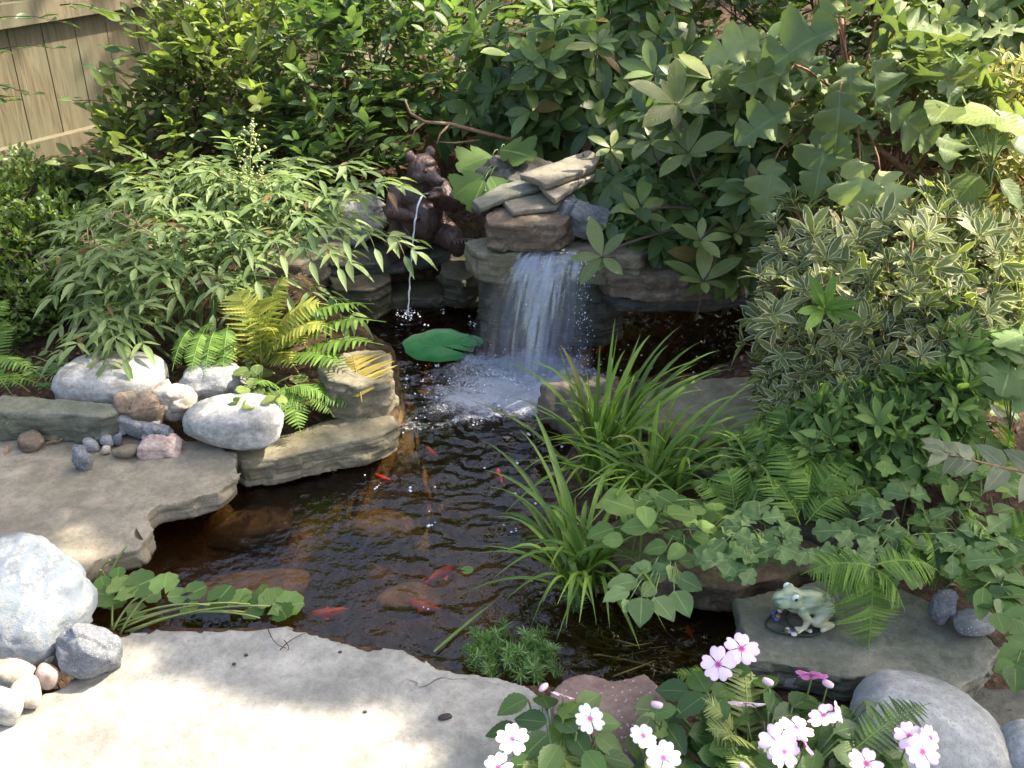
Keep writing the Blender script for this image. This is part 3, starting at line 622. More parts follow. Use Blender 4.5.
c_ = mixc(nt, mth(nt, 'MULTIPLY', ramp(nt, nb.outputs[0], [(.4, (0, 0, 0)), (.65, (1, 1, 1))]).outputs[0], .6), c_, (.12, .13, .075))
c_ = mixc(nt, mth(nt, 'MULTIPLY', geo.outputs['Random Per Island'], .3), c_, (.2, .17, .12))
L.new(c_, p.inputs['Base Color']); p.inputs['Roughness'].default_value = .85
b = N(nt, 'ShaderNodeBump'); b.inputs['Strength'].default_value = .5; b.inputs['Distance'].default_value = .004; L.new(ns.outputs[0], b.inputs['Height']); L.new(b.outputs[0], p.inputs['Normal'])
fe = empty('wooden_fence', A2, 'weathered tan board fence with horizontal rails behind the shrubs', 'fence')
mb = MB(); s_ = -2.2
while s_ < 6.0:
    fbox(mb, s_, s_+.134, -.02+random.uniform(-.002, .002), 0+random.uniform(-.002, .002), .14, 1.75); s_ += .138
mb.obj('board_panel', m, fe, smooth=False)
for z0 in (zr-.045, .68, 1.5):
    mb = MB(); fbox(mb, -2.2, 6.0, .003, .045, z0, z0+.085); mb.obj('rail', m, fe, smooth=False)
mb = MB(); fbox(mb, -2.2, 6.0, -.05, -.022, .0, .25); mb.obj('kick_board', m, fe, smooth=False)
for s_ in (-1.9, .52+.5, 3.6, 5.9):
    mb = MB(); fbox(mb, s_, s_+.09, -.115, -.024, -.1, 1.8); mb.obj('post', m, fe, smooth=False)

# ------------------------------------------------------------------ tall tree outside the picture whose leaves shade the pond; sunny patches are gaps in its crown
lit = [(60, 745, 0, .30), (170, 735, 0, .20), (290, 765, 0, .17), (250, 705, 0, .08), (140, 705, 0, .12), (345, 715, 0, .12), (400, 750, 0, .13), (290, 695, 0, .10), (200, 690, 0, .08), (400, 705, 0, .06), (20, 590, .08, .15), (45, 560, .1, .08), (35, 540, 0, .05), (105, 525, 0, .055), (50, 470, 0, .05), (130, 545, 0, .04), (20, 505, 0, .05), (720, 400, .02, .05), (760, 410, .02, .03), (590, 719, .15, .035), (512, 739, .15, .04), (660, 755, .15, .05), (640, 735, .15, .03), (780, 745, .15, .06), (820, 715, .15, .03), (740, 650, .15, .025), (915, 745, .15, .05), (720, 665, .15, .03),
       (226, 412, .1, .12), (165, 405, .08, .07), (128, 375, .12, .05), (95, 408, .09, .035), (10, 655, .03, .12), (20, 700, 0, .14), (90, 662, 0, .03), (30, 440, .0, .03),
       (270, 330, .25, .12), (330, 320, .2, .12), (370, 370, .1, .09), (320, 400, .1, .08), (300, 430, 0, .06), (390, 430, 0, .03)]
litW = [(60, 60, 4.2, .14), (120, 90, 4.3, .16), (20, 120, 3.9, .1), (40, 20, 4.1, .07), (90, 120, 4.2, .08), (210, 20, 4.1, .34), (270, 60, 4.0, .18), (150, 130, 3.85, .15), (330, 120, 3.9, .12), (200, 190, 3.1, .13), (300, 205, 3.0, .1), (150, 250, 2.9, .11), (240, 260, 2.85, .07), (420, 60, 4.1, .1), (520, 60, 3.8, .1), (560, 180, 3.25, .06), (535, 200, 3.2, .05), (575, 160, 3.35, .05), (670, 105, 3.2, .13), (705, 85, 3.2, .12), (620, 140, 3.3, .08), (690, 150, 3.2, .08),
        (860, 60, 2.9, .26), (930, 60, 3.0, .3), (1000, 110, 2.8, .36), (1000, 220, 2.6, .36), (940, 210, 2.5, .22), (870, 240, 2.5, .2), (800, 250, 2.5, .12), (920, 300, 2.4, .1), (660, 160, 3.1, .12), (720, 170, 3.1, .09), (800, 120, 2.9, .1), (740, 60, 3.1, .08), (980, 30, 3.2, .2),
        (250, 170, 3.1, .1), (180, 210, 3.0, .09), (320, 220, 3.0, .08), (100, 240, 2.9, .07), (370, 90, 4.0, .08), (480, 60, 4.2, .07), (590, 290, 3.0, .05), (600, 370, 2.6, .08), (560, 350, 2.7, .04), (360, 30, 4.3, .1), (40, 260, 3.3, .08), (450, 250, 3.3, .03), (640, 350, 2.5, .05)]
LP = np.array([U(a, b, z) for a, b, z, r in lit] + [W(a, b, y) for a, b, y, r in litW]); LR = np.array([q[3] for q in lit+litW])
def blocked(P, r):
    d = P - LP; t = d@SUN; dist = np.linalg.norm(d - t[:, None]*SUN, axis=1)
    return (dist < LR + r*.5).any()
crown_leaf = leafT(lambda y: .38*math.sin(PI*y)**.8, 2, .2, .2)
def shade_tree(name, label, trunk, cells, seed):
    rg = np.random.default_rng(seed); mb = MB(); cl = []
    for Q in cells:
        t = rg.uniform(4.3, 6.6); P = Q[:3] + SUN*t + rg.normal(size=3)*(.08 if len(Q) == 3 else .02)
        R = rg.uniform(.16, .3) if len(Q) == 3 else Q[3]
        if P[2] < 2.2 or blocked(P, R): continue
        cl.append(P)
        for _ in range(26):
            q = P + rg.normal(size=3)*R*.62
            if blocked(q, .04): continue
            mb.leaf(crown_leaf, q, rg.normal(size=3), rg.normal(size=3)+np.array([0, 0, 1.2]), rg.uniform(.12, .18), None)
    cl = np.array(cl); c = cl.mean(0)
    root = empty(name, (*trunk, gh(trunk[0], trunk[1])-.05), label, 'tree')
    tb = MB(); tp = np.array([trunk[0], trunk[1], 0.]); top = np.array([c[0]*.75+trunk[0]*.25, c[1]*.75+trunk[1]*.25, c[2]-.4])
    tb.tube(bez(tp, (tp+top)/2+np.array([.1, -.1, .5]), top, 12), .13, .06, 8)
    tb.obj('trunk', M['bark'], root)
    lb = MB()
    for k in range(16):
        q = cl[rg.integers(len(cl))]; s0 = bez(tp, (tp+top)/2+np.array([.1, -.1, .5]), top, 12)[rg.integers(6, 12)]
        e = bez(s0, (s0+q)/2+np.array([0, 0, .3]), q, 8)
        if min(((not blocked(x, .02)) for x in e[2:])): lb.tube(e, .03, .008, 5)
    if lb.n: lb.obj('limb', M['bark'], root)
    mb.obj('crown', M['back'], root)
rg = np.random.default_rng(5)
cells = []
for gx in np.arange(-2.6, 2.4, .165):
    for gy in np.arange(.35, 5.6, .165):
        if (gy > 3.1 or (gx > .45 and gy > 2.3)) and rg.random() < .72: continue
        cells.append(np.array([gx+rg.uniform(-.08, .08), gy+rg.uniform(-.08, .08), .1]))
def fill(x0, x1, y0, y1, n, r):
    for _ in range(n): cells.append(np.array([*U(rg.uniform(x0, x1), rg.uniform(y0, y1), .0), r]))
fill(-60, 235, 446, 500, 44, .06); fill(-60, 200, 500, 545, 24, .055); fill(150, 400, 465, 610, 50, .12); fill(95, 300, 622, 648, 40, .035); fill(310, 380, 640, 668, 14, .035); fill(455, 560, 680, 760, 24, .06); fill(560, 660, 672, 740, 16, .06)
shade_tree('shade_tree', 'tall leafy tree outside the picture shading the pond', (4.3, 2.6), cells, 3)
# dark trees beyond the fence (seen mirrored in the pond)
for k, (tx, ty, hh, rr) in enumerate([(-2.2, 8.5, 4.6, 1.5), (.6, 9.2, 5.2, 1.7), (3.3, 8.2, 4.8, 1.6)]):
    root = empty('background_tree', (tx, ty, .2), ['dense tree beyond the fence, furthest toward the board panel side', 'dense tree beyond the fence directly behind the bear', 'dense tree beyond the fence behind the hydrangea'][k], 'tree', 'trees beyond the fence')
    mb = MB(); mb.tube([(tx, ty, 0), (tx+.05, ty, hh*.5), (tx, ty, hh*.8)], .14, .05, 7); mb.obj('trunk', M['bark'], root)
    mb = MB()
    for _ in range(60):
        d = nrm(rg.normal(size=3)); q0 = np.array([tx, ty, hh*.66]) + d*np.array([rr, rr*.8, hh*.36])*rg.uniform(.35, 1)
        for _ in range(42):
            mb.leaf(crown_leaf, q0+rg.normal(size=3)*.26, rg.normal(size=3), rg.normal(size=3)+np.array([0, 0, 1]), rg.uniform(.14, .24))
    mb.obj('crown', M['back'], root)
# ------------------------------------------------------------------ shrubs
def rnd(a=1.0): return np.array([random.gauss(0, a), random.gauss(0, a), random.gauss(0, a)])
def whorl(mb, T, P, ax, m, L, Wd, spread=1.15, droop=.0, jit=.15):
    ax = nrm(ax); a = nrm(np.cross(ax, (.3, .9, .1))); b_ = np.cross(ax, a); o = random.random()*6.28
    for k in range(m):
        th = o + 2*PI*k/m + random.gauss(0, .18); sp = spread*(random.uniform(.8, 1.1))
        r = a*math.cos(th)+b_*math.sin(th); d = ax*math.cos(sp)+r*math.sin(sp)+np.array([0, 0, -droop])+rnd(jit)*.6
        l = L*random.uniform(.55, 1.15)
        mb.leaf(T, P + r*L*.04, d, ax*math.sin(sp)-r*math.cos(sp)+rnd(jit), l, l*Wd, random.uniform(.5, 1.6))
def altleaves(mb, tb, T, P, d, k, L, Wd, tl, r=.0016):
    d = nrm(d); end = P + d*tl + np.array([0, 0, -.1*tl]); pts = bez(P, P+d*tl*.5+np.array([0, 0, .12*tl]), end, 5)
    if tb is not None: tb.tube(pts, r, r*.5, 3)
    up = np.array([0, 0, 1.]); side = nrm(np.cross(d, up+rnd(.2)))
    for i in range(k):
        t = (i+1)/k; q = pts[0]*(1-t)+pts[-1]*t + np.array([0, 0, .06*tl*math.sin(PI*t)]); sg = 1 if i % 2 else -1
        dd = d*(.55+.5*t)+side*sg*(1.0 if i < k-1 else .1)+rnd(.18)+np.array([0, 0, random.uniform(-.25, .25)]); l = L*random.uniform(.7, 1.1)
        mb.leaf(T, q, dd, up+rnd(.35)+side*sg*.2, l, l*Wd, random.uniform(.3, 1.6))
def pinnate(mb, tb, T, P, d, pairs, L, Wd, tl, term=True, droop=.25, r=.0013):
    d = nrm(d); end = P+d*tl+np.array([0, 0, -droop*tl]); pts = bez(P, P+d*tl*.5+np.array([0, 0, droop*.4*tl]), end, 6)
    tb.tube(pts, r, r*.5, 3); up = np.array([0, 0, 1.]); side = nrm(np.cross(d, up))
    for i in range(pairs):
        t = .3+.62*i/max(1, pairs-1); q = pts[int(t*5)]*(1-(t*5) % 1)+pts[min(5, int(t*5)+1)]*((t*5) % 1)
        for sg in (-1, 1):
            l = L*random.uniform(.75, 1.05)*(1-.2*t)
            mb.leaf(T, q, d*.75+side*sg*1.0+np.array([0, 0, -.25])+rnd(.13), up+rnd(.22), l, l*Wd, random.uniform(.6, 1.8))
    if term: mb.leaf(T, pts[-1], d+np.array([0, 0, -.4]), up+rnd(.1), L, L*Wd, 1.2)
def shrub(name, label, cat, base, blobs, style, T, L, Wd, mat, stem, m=6, tl=.12, group=None, spread=1.1, droop=0., up=.55, limbs=9, extra=None, inner=.45, lr=.012):
    base = np.array(base, float); base[2] = float(gh(base[0], base[1]))-.02
    root = empty(name, base, label, cat, group); mb = MB(); tb = MB(); allp = []
    for (px, py, y, rx, rz, ry, n) in blobs:
        C = W(px, py, y); RX = S(C, rx); RZ = S(C, rz)/CP*.92
        for _ in range(n):
            d = nrm(rnd()); 
            if d[2] < -.75: d[2] *= -1
            if d[1] > .55 and random.random() < .6: d[1] *= -1
            rr = random.uniform(inner, 1)**.6*random.uniform(.78, 1.2)
            P = C + d*np.array([RX, ry, RZ])*rr
            gz = float(gh(P[0], P[1])) if P[2] < .35 else 0
            if P[2] < gz+.03: P[2] = gz + random.uniform(.03, .1)
            ax = nrm(d*.75+np.array([0, 0, up])+rnd(.28)+np.array([0, -.15, 0]))
            allp.append(P)
            if style == 'whorl':
                whorl(mb, T, P, ax, random.randint(m-1, m+1), L*random.uniform(.8, 1.1), Wd, spread, droop); tb.tube(bez(P-ax*tl, P-ax*tl*.4+rnd(.006), P, 4), .0022, .0014, 3)
            elif style == 'alt':
                altleaves(mb, tb, T, P-ax*tl*.3, ax, m, L*random.uniform(.8, 1.1), Wd, tl)
            else:
                # compound leaf: side stalks each with opposed leaflets
                dd = nrm(d*np.array([1, 1, .35])+np.array([0, -.2, .12])+rnd(.25)); q0 = P-dd*tl*.5
                pinnate(mb, tb, T, q0+dd*tl*.5, dd, 2, L, Wd, tl*.55)
                sd_ = nrm(np.cross(dd, (0, 0, 1)))
                for sg in (-1, 1):
                    pinnate(mb, tb, T, q0+dd*tl*.25, dd*.6+sd_*sg, 1 if random.random() < .5 else 2, L*.9, Wd, tl*.5)
                tb.tube(bez(q0-dd*tl*.3-np.array([0, 0, tl*.3]), q0, q0+dd*tl*.6, 5), .0018, .0012, 3)
    if extra: extra(mb, tb, allp)
    allp = np.array(allp); cen = allp.mean(0); sb = MB()
    for k in range(limbs):
        q = allp[random.randrange(len(allp))]; b0 = base+np.array([random.gauss(0, .04), random.gauss(0, .04), 0])
        midp = b0*.5+q*.5+np.array([0, 0, .12])+rnd(.05); pts = bez(b0, midp, q, 9); sb.tube(pts, lr*random.uniform(.5, 1), .003, 5)
        for _ in range(5):
            q2 = allp[np.argmin(np.linalg.norm(allp[np.random.RandomState(k*7+_).randint(0, len(allp), 30)]-q, axis=1))]
            idx = np.random.RandomState(k*13+_).randint(0, len(allp), 60); q2 = allp[idx[np.argmin(np.linalg.norm(allp[idx]-pts[6], axis=1))]]
            sb.tube(bez(pts[random.randint(3, 6)], (pts[5]+q2)/2+rnd(.03), q2, 6), .004, .0018, 4)
    sb.obj('stem', stem, root); tb.obj('twig', stem, root); mb.obj('foliage', mat, root)
    return root
def at(px, py, y): return W(px, py, y)

# hydrangea etc at back are built first, nearer plants later
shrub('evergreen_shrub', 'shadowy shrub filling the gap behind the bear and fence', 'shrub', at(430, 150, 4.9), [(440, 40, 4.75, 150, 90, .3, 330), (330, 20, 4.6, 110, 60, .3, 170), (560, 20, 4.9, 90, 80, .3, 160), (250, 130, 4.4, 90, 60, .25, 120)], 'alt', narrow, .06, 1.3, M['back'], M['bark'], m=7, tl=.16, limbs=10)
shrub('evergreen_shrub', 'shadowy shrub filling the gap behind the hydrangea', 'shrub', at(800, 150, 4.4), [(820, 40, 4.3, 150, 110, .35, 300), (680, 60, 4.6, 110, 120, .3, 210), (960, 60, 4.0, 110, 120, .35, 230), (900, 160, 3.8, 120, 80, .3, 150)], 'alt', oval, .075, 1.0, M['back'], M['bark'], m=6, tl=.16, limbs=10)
def shootlets(lst, T, L, Wd, m, spread, y0, ax=(0, -.35, 1)):
    def f(mb, tb, allp):
        for (px, py, y, sc_) in lst:
            P = W(px, py, y); whorl(mb, T, P, np.array(ax)+rnd(.15), m, L*sc_, Wd, spread, .08, .1)
            tb.tube(bez(P-np.array([0, -.06, .16]), P-np.array([0, 0, .08]), P, 5), .004, .0025, 4); allp.append(P)
    return f
shrub('oval_leaf_shrub', 'glossy oval leaved shrub spreading in front of the fence', 'shrub', at(200, 190, 4.0), [(215, 35, 4.05, 70, 55, .24, 66), (250, 95, 3.95, 85, 62, .3, 88), (175, 135, 3.85, 65, 36, .2, 52), (150, 165, 3.7, 55, 22, .18, 40), (195, 80, 4.0, 30, 30, .2, 18)], 'alt', oval, .072, 1.0, M['ovalbright'], M['bark'], m=7, tl=.17, limbs=12)
shrub('oval_leaf_shrub', 'dark glossy oval leaved shrub directly behind the bear', 'shrub', at(350, 190, 4.1), [(340, 75, 4.05, 90, 72, .3, 100), (330, 150, 3.85, 78, 50, .25, 84), (430, 80, 4.15, 75, 62, .27, 64), (290, 150, 3.85, 60, 50, .22, 50), (385, 30, 4.2, 60, 40, .2, 60)], 'alt', oval, .076, 1.0, M['oval'], M['bark'], m=7, tl=.17, limbs=12)
# sprays from outside the frame crossing the fence top corner
root = empty('overhanging_branch', A2 + fn*.35 - fd*.2, 'thin leafy sprays crossing the bare fence boards', 'branch'); mb = MB(); tb = MB()
for (x0, y0, x1, y1) in ((-40, 30, 60, 10), (-30, 62, 52, 38), (60, 5, 105, 8), (-40, 85, 30, 88), (160, 120, 70, 92), (175, 100, 95, 60), (180, 70, 120, 44), (180, 150, 95, 128), (170, 60, 140, 20), (150, 140, 110, 105), (-30, 100, 8, 96)):
    a_, b_ = W(x0, y0, 3.75), W(x1, y1, 3.7); tb = MB(); altleaves(mb, tb, oval, a_, b_-a_, 9, .065, 1.0, float(np.linalg.norm(b_-a_)), .003); tb.obj('twig', M['bark'], root)
mb.obj('foliage', M['oval'], root)
shrub('boxwood_shrub', 'low dark shrub of tiny leaves below the fence', 'shrub', at(20, 330, 3.3), [(10, 228, 3.6, 70, 40, .3, 330), (60, 255, 3.4, 60, 45, .25, 330), (-10, 290, 3.2, 60, 55, .25, 300), (60, 310, 3.1, 50, 40, .2, 180), (110, 205, 3.7, 60, 26, .2, 200), (20, 340, 2.95, 50, 25, .15, 110)], 'alt', tiny, .030, 1.1, M['small'], M['bark'], m=10, tl=.09, limbs=14)
# rhododendrons
shrub('rhododendron', 'dark rhododendron rising behind the stacked rock pile', 'shrub', at(560, 170, 3.95), [(545, 60, 3.95, 85, 55, .25, 62), (590, 110, 3.9, 80, 50, .25, 60), (640, 50, 4.0, 70, 60, .25, 50), (500, 110, 4.0, 70, 40, .2, 34)], 'whorl', ovalbig, .125, .95, M['rhodo'], M['bark'], m=7, tl=.1, spread=1.2, droop=.12,
      extra=shootlets([(554, 31, 3.7, 1), (597, 45, 3.7, 1), (510, 55, 3.8, 1), (548, 66, 3.7, .8), (556, 90, 3.7, .8)], ovalbig, .125, .95, 7, 1.2, 3.7))
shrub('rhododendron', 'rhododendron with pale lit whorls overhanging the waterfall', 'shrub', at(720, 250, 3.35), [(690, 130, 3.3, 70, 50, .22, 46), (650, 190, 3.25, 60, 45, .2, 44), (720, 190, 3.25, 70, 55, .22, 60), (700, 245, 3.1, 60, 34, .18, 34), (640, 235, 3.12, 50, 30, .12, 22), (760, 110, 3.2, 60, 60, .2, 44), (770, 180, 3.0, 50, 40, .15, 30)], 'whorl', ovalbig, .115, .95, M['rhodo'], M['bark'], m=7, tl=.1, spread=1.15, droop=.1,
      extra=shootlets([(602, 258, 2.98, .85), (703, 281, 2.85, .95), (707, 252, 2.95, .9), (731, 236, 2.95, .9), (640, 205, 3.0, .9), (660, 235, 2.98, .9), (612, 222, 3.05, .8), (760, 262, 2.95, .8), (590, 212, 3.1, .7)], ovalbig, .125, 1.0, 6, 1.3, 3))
root = empty('rhododendron_branch', W(700, 190, 3.1), 'pale sunlit rhododendron shoots above the rock pile', 'branch'); mb = MB(); tb = MB()
for (px, py, y, s_, k) in ((676, 104, 3.05, 1.25, 8), (712, 79, 3.1, 1.15, 7), (611, 148, 3.15, 1.0, 5), (688, 153, 3.0, 1.15, 7), (735, 105, 3.1, 1.0, 7), (650, 140, 3.1, .9, 6), (745, 150, 3.05, 1.0, 6), (602, 257, 2.85, .95, 5), (703, 281, 2.78, 1.0, 6), (700, 240, 2.85, .9, 6), (735, 232, 2.85, .9, 6), (640, 215, 2.95, .85, 5)):
    P = W(px, py, y); whorl(mb, ovalbig, P, np.array([-.1, -.45, 1])+rnd(.12), k, .115*s_, 1.0, 1.15, .05, .1); tb = MB(); tb.tube(bez(W(735, 215, 3.15), P-np.array([-.03, 0, .15 if py < 200 else -.05]), P, 7), .005, .003, 5); tb.obj('twig', M['bark'], root)
mb.obj('foliage', M['rhodosunlit'], root)
# bare twigs
root = empty('bare_branch', W(520, 170, 3.9), 'bare tan forked twig above the head of the bear', 'branch')
mb = MB()
def pl(pts, r0, r1): mb = MB(); mb.tube([W(*q) for q in pts], r0, r1, 5); mb.obj('twig', M['twig'], root)
pl([(520, 142, 3.7), (480, 132, 3.68), (450, 124, 3.66), (425, 122, 3.65), (410, 113, 3.64), (405, 100, 3.64)], .009, .004)
pl([(450, 124, 3.66), (440, 134, 3.6), (437, 144, 3.58)], .005, .003); pl([(480, 140, 3.67), (455, 143, 3.6), (438, 142, 3.6)], .004, .002); pl([(425, 122, 3.65), (415, 130, 3.62), (411, 140, 3.6)], .004, .002); pl([(505, 122, 3.9), (485, 104, 3.9), (500, 85, 3.95)], .005, .003)
# maple like lobed shoot beside the bear
root = empty('lobed_leaf_plant', W(470, 215, 3.35), 'bright lobed leaf shoot hanging beside the bear', 'plant'); mb = MB(); tb = MB()
for (px, py, y, dx, dy, L_) in ((484, 176, 3.35, -.95, -.6, .12), (484, 180, 3.3, -.35, -1, .11), (490, 176, 3.32, .4, -.9, .10), (492, 156, 3.5, -.8, -.1, .13), (500, 150, 3.5, .6, .2, .14), (498, 160, 3.5, 0, -.4, .12)):
    P = W(px, py, y); mb.leaf(lobed, P, (dx, -.5, dy*.6), (.1, -.6, .8), L_, L_*1.0, 1.4); tb.tube(bez(W(500, 180, 3.6), P+np.array([.03, .05, .06]), P, 6), .003, .002, 4)
tb.obj('stem', M['gstem'], root); mb.obj('foliage', M['soft'], root)
# hydrangea
def hyd(mb, tb, allp):
    for (px, py, y, dx, dy, dz, L_) in ((838, 30, 2.7, -1, -.2, -.1, .30), (790, 70, 2.75, -.8, -.6, -.3, .2), (850, 62, 2.7, .2, -.7, -.8, .2), (880, 20, 2.8, 1, -.3, -.25, .27), (870, 60, 2.6, .5, -.5, -.8, .21), (890, 110, 2.6, .9, -.5, -.5, .24), (830, 130, 2.65, -.5, -.6, -.7, .24), (860, 160, 2.6, .1, -.7, -.9, .25),
                                        (790, 110, 2.75, -.9, -.4, -.4, .24), (760, 40, 2.9, -.9, -.4, -.1, .22), (900, 30, 2.9, .9, 0, .1, .22), (775, 160, 2.75, -.4, -.6, -.7, .22), (930, 60, 2.8, .8, -.4, -.4, .2), (840, 90, 2.6, -.2, -.8, -.6, .22), (880, 170, 2.6, .3, -.8, -.7, .22)):
        P = W(px, py, y); L_ *= .60; mb.leaf(oakleaf, P, np.array([dx, dy, dz])+rnd(.12), np.array([.05, -.45, .9])+rnd(.3), L_, L_*1.15, random.uniform(.8, 2.2)); allp.append(P)
        tb.tube(bez(W(855, 110, 3.0), P+np.array([0, .03, .05]), P, 5), .004, .0025, 4)
shrub('oakleaf_hydrangea', 'large lobed leaf hydrangea towering over the variegated shrub', 'shrub', at(860, 260, 3.1), [(850, 80, 3.0, 85, 75, .2, 34), (800, 150, 3.0, 60, 40, .18, 16), (900, 130, 2.95, 60, 60, .18, 22)], 'alt', oakleaf, .12, 1.15, M['hydr'], M['redstem'], m=3, tl=.14, extra=hyd, limbs=7)
root = empty('woody_branch', W(930, 215, 2.9), 'reddish brown woody stem slanting between hydrangea and azalea', 'branch'); mb = MB()
mb.tube([W(*q) for q in ((840, 10, 3.1), (845, 60, 3.05), (855, 110, 3.0), (880, 150, 2.95), (930, 190, 2.85), (990, 212, 2.8), (1050, 225, 2.75))], .008, .012, 6)
mb.tube([W(*q) for q in ((750, 210, 3.2), (757, 150, 3.2), (750, 110, 3.25))], .009, .006, 6); mb.obj('stem', M['redstem'], root)
shrub('sunlit_shrub', 'shrub of small leaves coloured yellow green for sunlight at the picture edge', 'shrub', at(1010, 280, 2.9), [(1000, 110, 2.95, 60, 50, .2, 110), (990, 190, 2.8, 65, 55, .2, 190), (1010, 245, 2.65, 50, 40, .18, 120), (960, 100, 3.1, 40, 40, .15, 50)], 'whorl', narrow, .05, 1.1, M['sunyellow'], M['redstem'], m=6, tl=.06, spread=1.0)
root = empty('broad_leaf_shoot', W(990, 160, 2.6), 'translucent yellow green broad leaves lit from behind', 'plant'); mb = MB(); tb = MB()
for (px, py, dx, dz, L_) in ((950, 105, -.2, 0, .14), (985, 120, .8, -.1, .14), (1000, 115, -.8, .05, .14), (1010, 140, .6, -.3, .12), (980, 175, -.5, -.4, .12), (1000, 180, .5, -.5, .1)):
    P = W(px, py, 2.6); mb.leaf(heart, P, (dx, -.3, dz), (0, -.3, 1), L_, L_*.9, 1); tb.tube(bez(W(990, 200, 2.65), W(990, 150, 2.62), P, 6), .003, .002, 4)
tb.obj('stem', M['gstem'], root); mb.obj('foliage', M['ovalbright'], root)
shrub('laurel_shrub', 'bluish broad leaved shrub in the far corner above the azalea', 'shrub', at(960, 120, 3.6), [(950, 20, 3.6, 80, 40, .25, 60), (1010, 60, 3.5, 50, 50, .2, 40)], 'whorl', ovalbig, .10, 1.2, M['hydr'], M['bark'], m=6, tl=.09)
# variegated azalea
def vex(mb, tb, allp):
    for k in range(34):
        P = W(random.uniform(770, 980), random.uniform(215, 340), random.uniform(2.25, 2.4)); whorl(mb, narrow, P, (random.gauss(0, .3), -.4, 1), 8, .065, 1.25, 1.0, 0); allp.append(P)
shrub('variegated_azalea', 'rounded shrub with cream edged narrow leaves right of the pond', 'shrub', at(880, 430, 2.45), [(845, 255, 2.65, 85, 55, .24, 170), (935, 245, 2.6, 80, 55, .24, 170), (815, 330, 2.45, 66, 66, .2, 170), (900, 330, 2.4, 90, 66, .22, 230), (800, 400, 2.3, 40, 30, .1, 90), (970, 310, 2.4, 50, 50, .15, 90), (860, 385, 2.25, 60, 26, .12, 90), (930, 370, 2.25, 50, 30, .12, 80)], 'whorl', narrow, .060, 1.1, M['varie'], M['redstem'], m=8, tl=.06, spread=1.0, extra=vex, limbs=18, lr=.009)
shrub('variegated_azalea', 'lower green azalea shoots beneath the rounded cream edged shrub', 'shrub', at(900, 450, 2.2), [(870, 415, 2.12, 60, 22, .1, 50), (930, 405, 2.12, 40, 30, .1, 44), (950, 360, 2.25, 40, 40, .1, 40), (840, 440, 2.1, 50, 20, .1, 30)], 'whorl', narrow, .068, 1.2, M['soft'], M['redstem'], m=8, tl=.06, spread=.95, limbs=8, lr=.007)
root = empty('azalea_shoot', W(825, 340, 2.25), 'single bright lime shoot on the face of the cream edged shrub', 'shoot'); mb = MB(); tb = MB(); P = W(825, 308, 2.2); whorl(mb, narrow, P, (0, -.8, .8), 9, .085, 1.2, 1.1); whorl(mb, narrow, P, (0, -.8, .8), 5, .06, 1.2, .6); tb.tube([P+np.array([0, .05, -.12]), P], .003, .002, 4)
tb.obj('stem', M['gstem'], root); mb.obj('foliage', M['fern'], root)

# ------------------------------------------------------------------ nandina
def nex(mb, tb, allp):
    for (x0, y0, x1, y1, yy, k) in ((300, 215, 395, 238, 2.85, 4), (290, 200, 380, 182, 3.0, 4), (250, 260, 335, 300, 2.75, 4), (215, 290, 250, 322, 2.7, 3), (180, 250, 110, 270, 2.8, 4), (160, 220, 80, 250, 2.9, 4), (110, 330, 100, 380, 2.45, 3), (200, 210, 270, 175, 3.1, 4), (120, 180, 195, 160, 3.3, 4), (280, 175, 345, 165, 3.1, 3), (240, 230, 330, 250, 2.8, 4)):
        a_, b_ = W(x0, y0, yy+.05), W(x1, y1, yy); L_ = float(np.linalg.norm(b_-a_)); d_ = nrm(b_-a_); sd_ = nrm(np.cross(d_, (0, 0, 1)))
        tb.tube(bez(a_-d_*.1-np.array([0, 0, .12]), a_, b_, 6), .0022, .0012, 4)
        for i in range(k):
            q = a_+(b_-a_)*(i/(k-1))**.9
            for sg in (-1, 1): pinnate(mb, tb, lance, q, d_*.8+sd_*sg*1.1, 1, .080, .88, .075)
        pinnate(mb, tb, lance, b_-d_*.05, d_, 2, .085, 1.1, .11)
shrub('nandina', 'airy nandina with pointed leaflets arching over the pale boulder', 'shrub', at(190, 360, 2.85), [(200, 205, 3.1, 100, 34, .22, 34), (285, 215, 3.05, 70, 32, .18, 22), (130, 265, 2.9, 65, 42, .18, 32), (205, 265, 2.9, 60, 30, .15, 20), (115, 322, 2.65, 36, 26, .1, 12), (240, 170, 3.3, 70, 20, .15, 16)], 'nand', lance, .084, .84, M['nandina'], M['gstem'], tl=.17, limbs=14, extra=nex, lr=.007)
root = empty('flower_panicle', W(252, 200, 3.05), 'upright yellow green bud spike rising from the nandina', 'flower spike'); tb = MB(); bb = MB(); a_ = W(248, 205, 3.05); b_ = W(252, 118, 3.1); tb.tube([a_, b_], .003, .0015, 4)
for k in range(150):
    t = random.random(); q = a_+(b_-a_)*(.15+.85*t); r = .032*(1-t)+.008; q = q+rnd(1)*r*np.array([1, 1, .5]); V, F = ICO[1]; bb.add(V*random.uniform(.003, .005)+q, F)
tb.obj('stem', M['gstem'], root); bb.obj('blossom', plain('bud', (.34, .37, .13), .6), root)
root = empty('budding_spray', W(110, 240, 2.8), 'short tan budding sprays at the fence end of the nandina', 'shoot'); tb = MB()
for (x0, y0, x1, y1) in ((160, 238, 102, 214), (150, 232, 120, 212), (118, 250, 78, 240), (110, 252, 85, 246)):
    p_ = bez(W(x0, y0, 2.8), W((x0+x1)/2, y0-8, 2.8), W(x1, y1, 2.8), 8); tb.tube(p_, .003, .001, 4)
    for q in p_[2:]: tb.tube([q, q+rnd(.014)+np.array([0, 0, .008])], .003, .0014, 3)
tb.obj('stem', plain('tan_bud', (.38, .29, .14), .6), root)

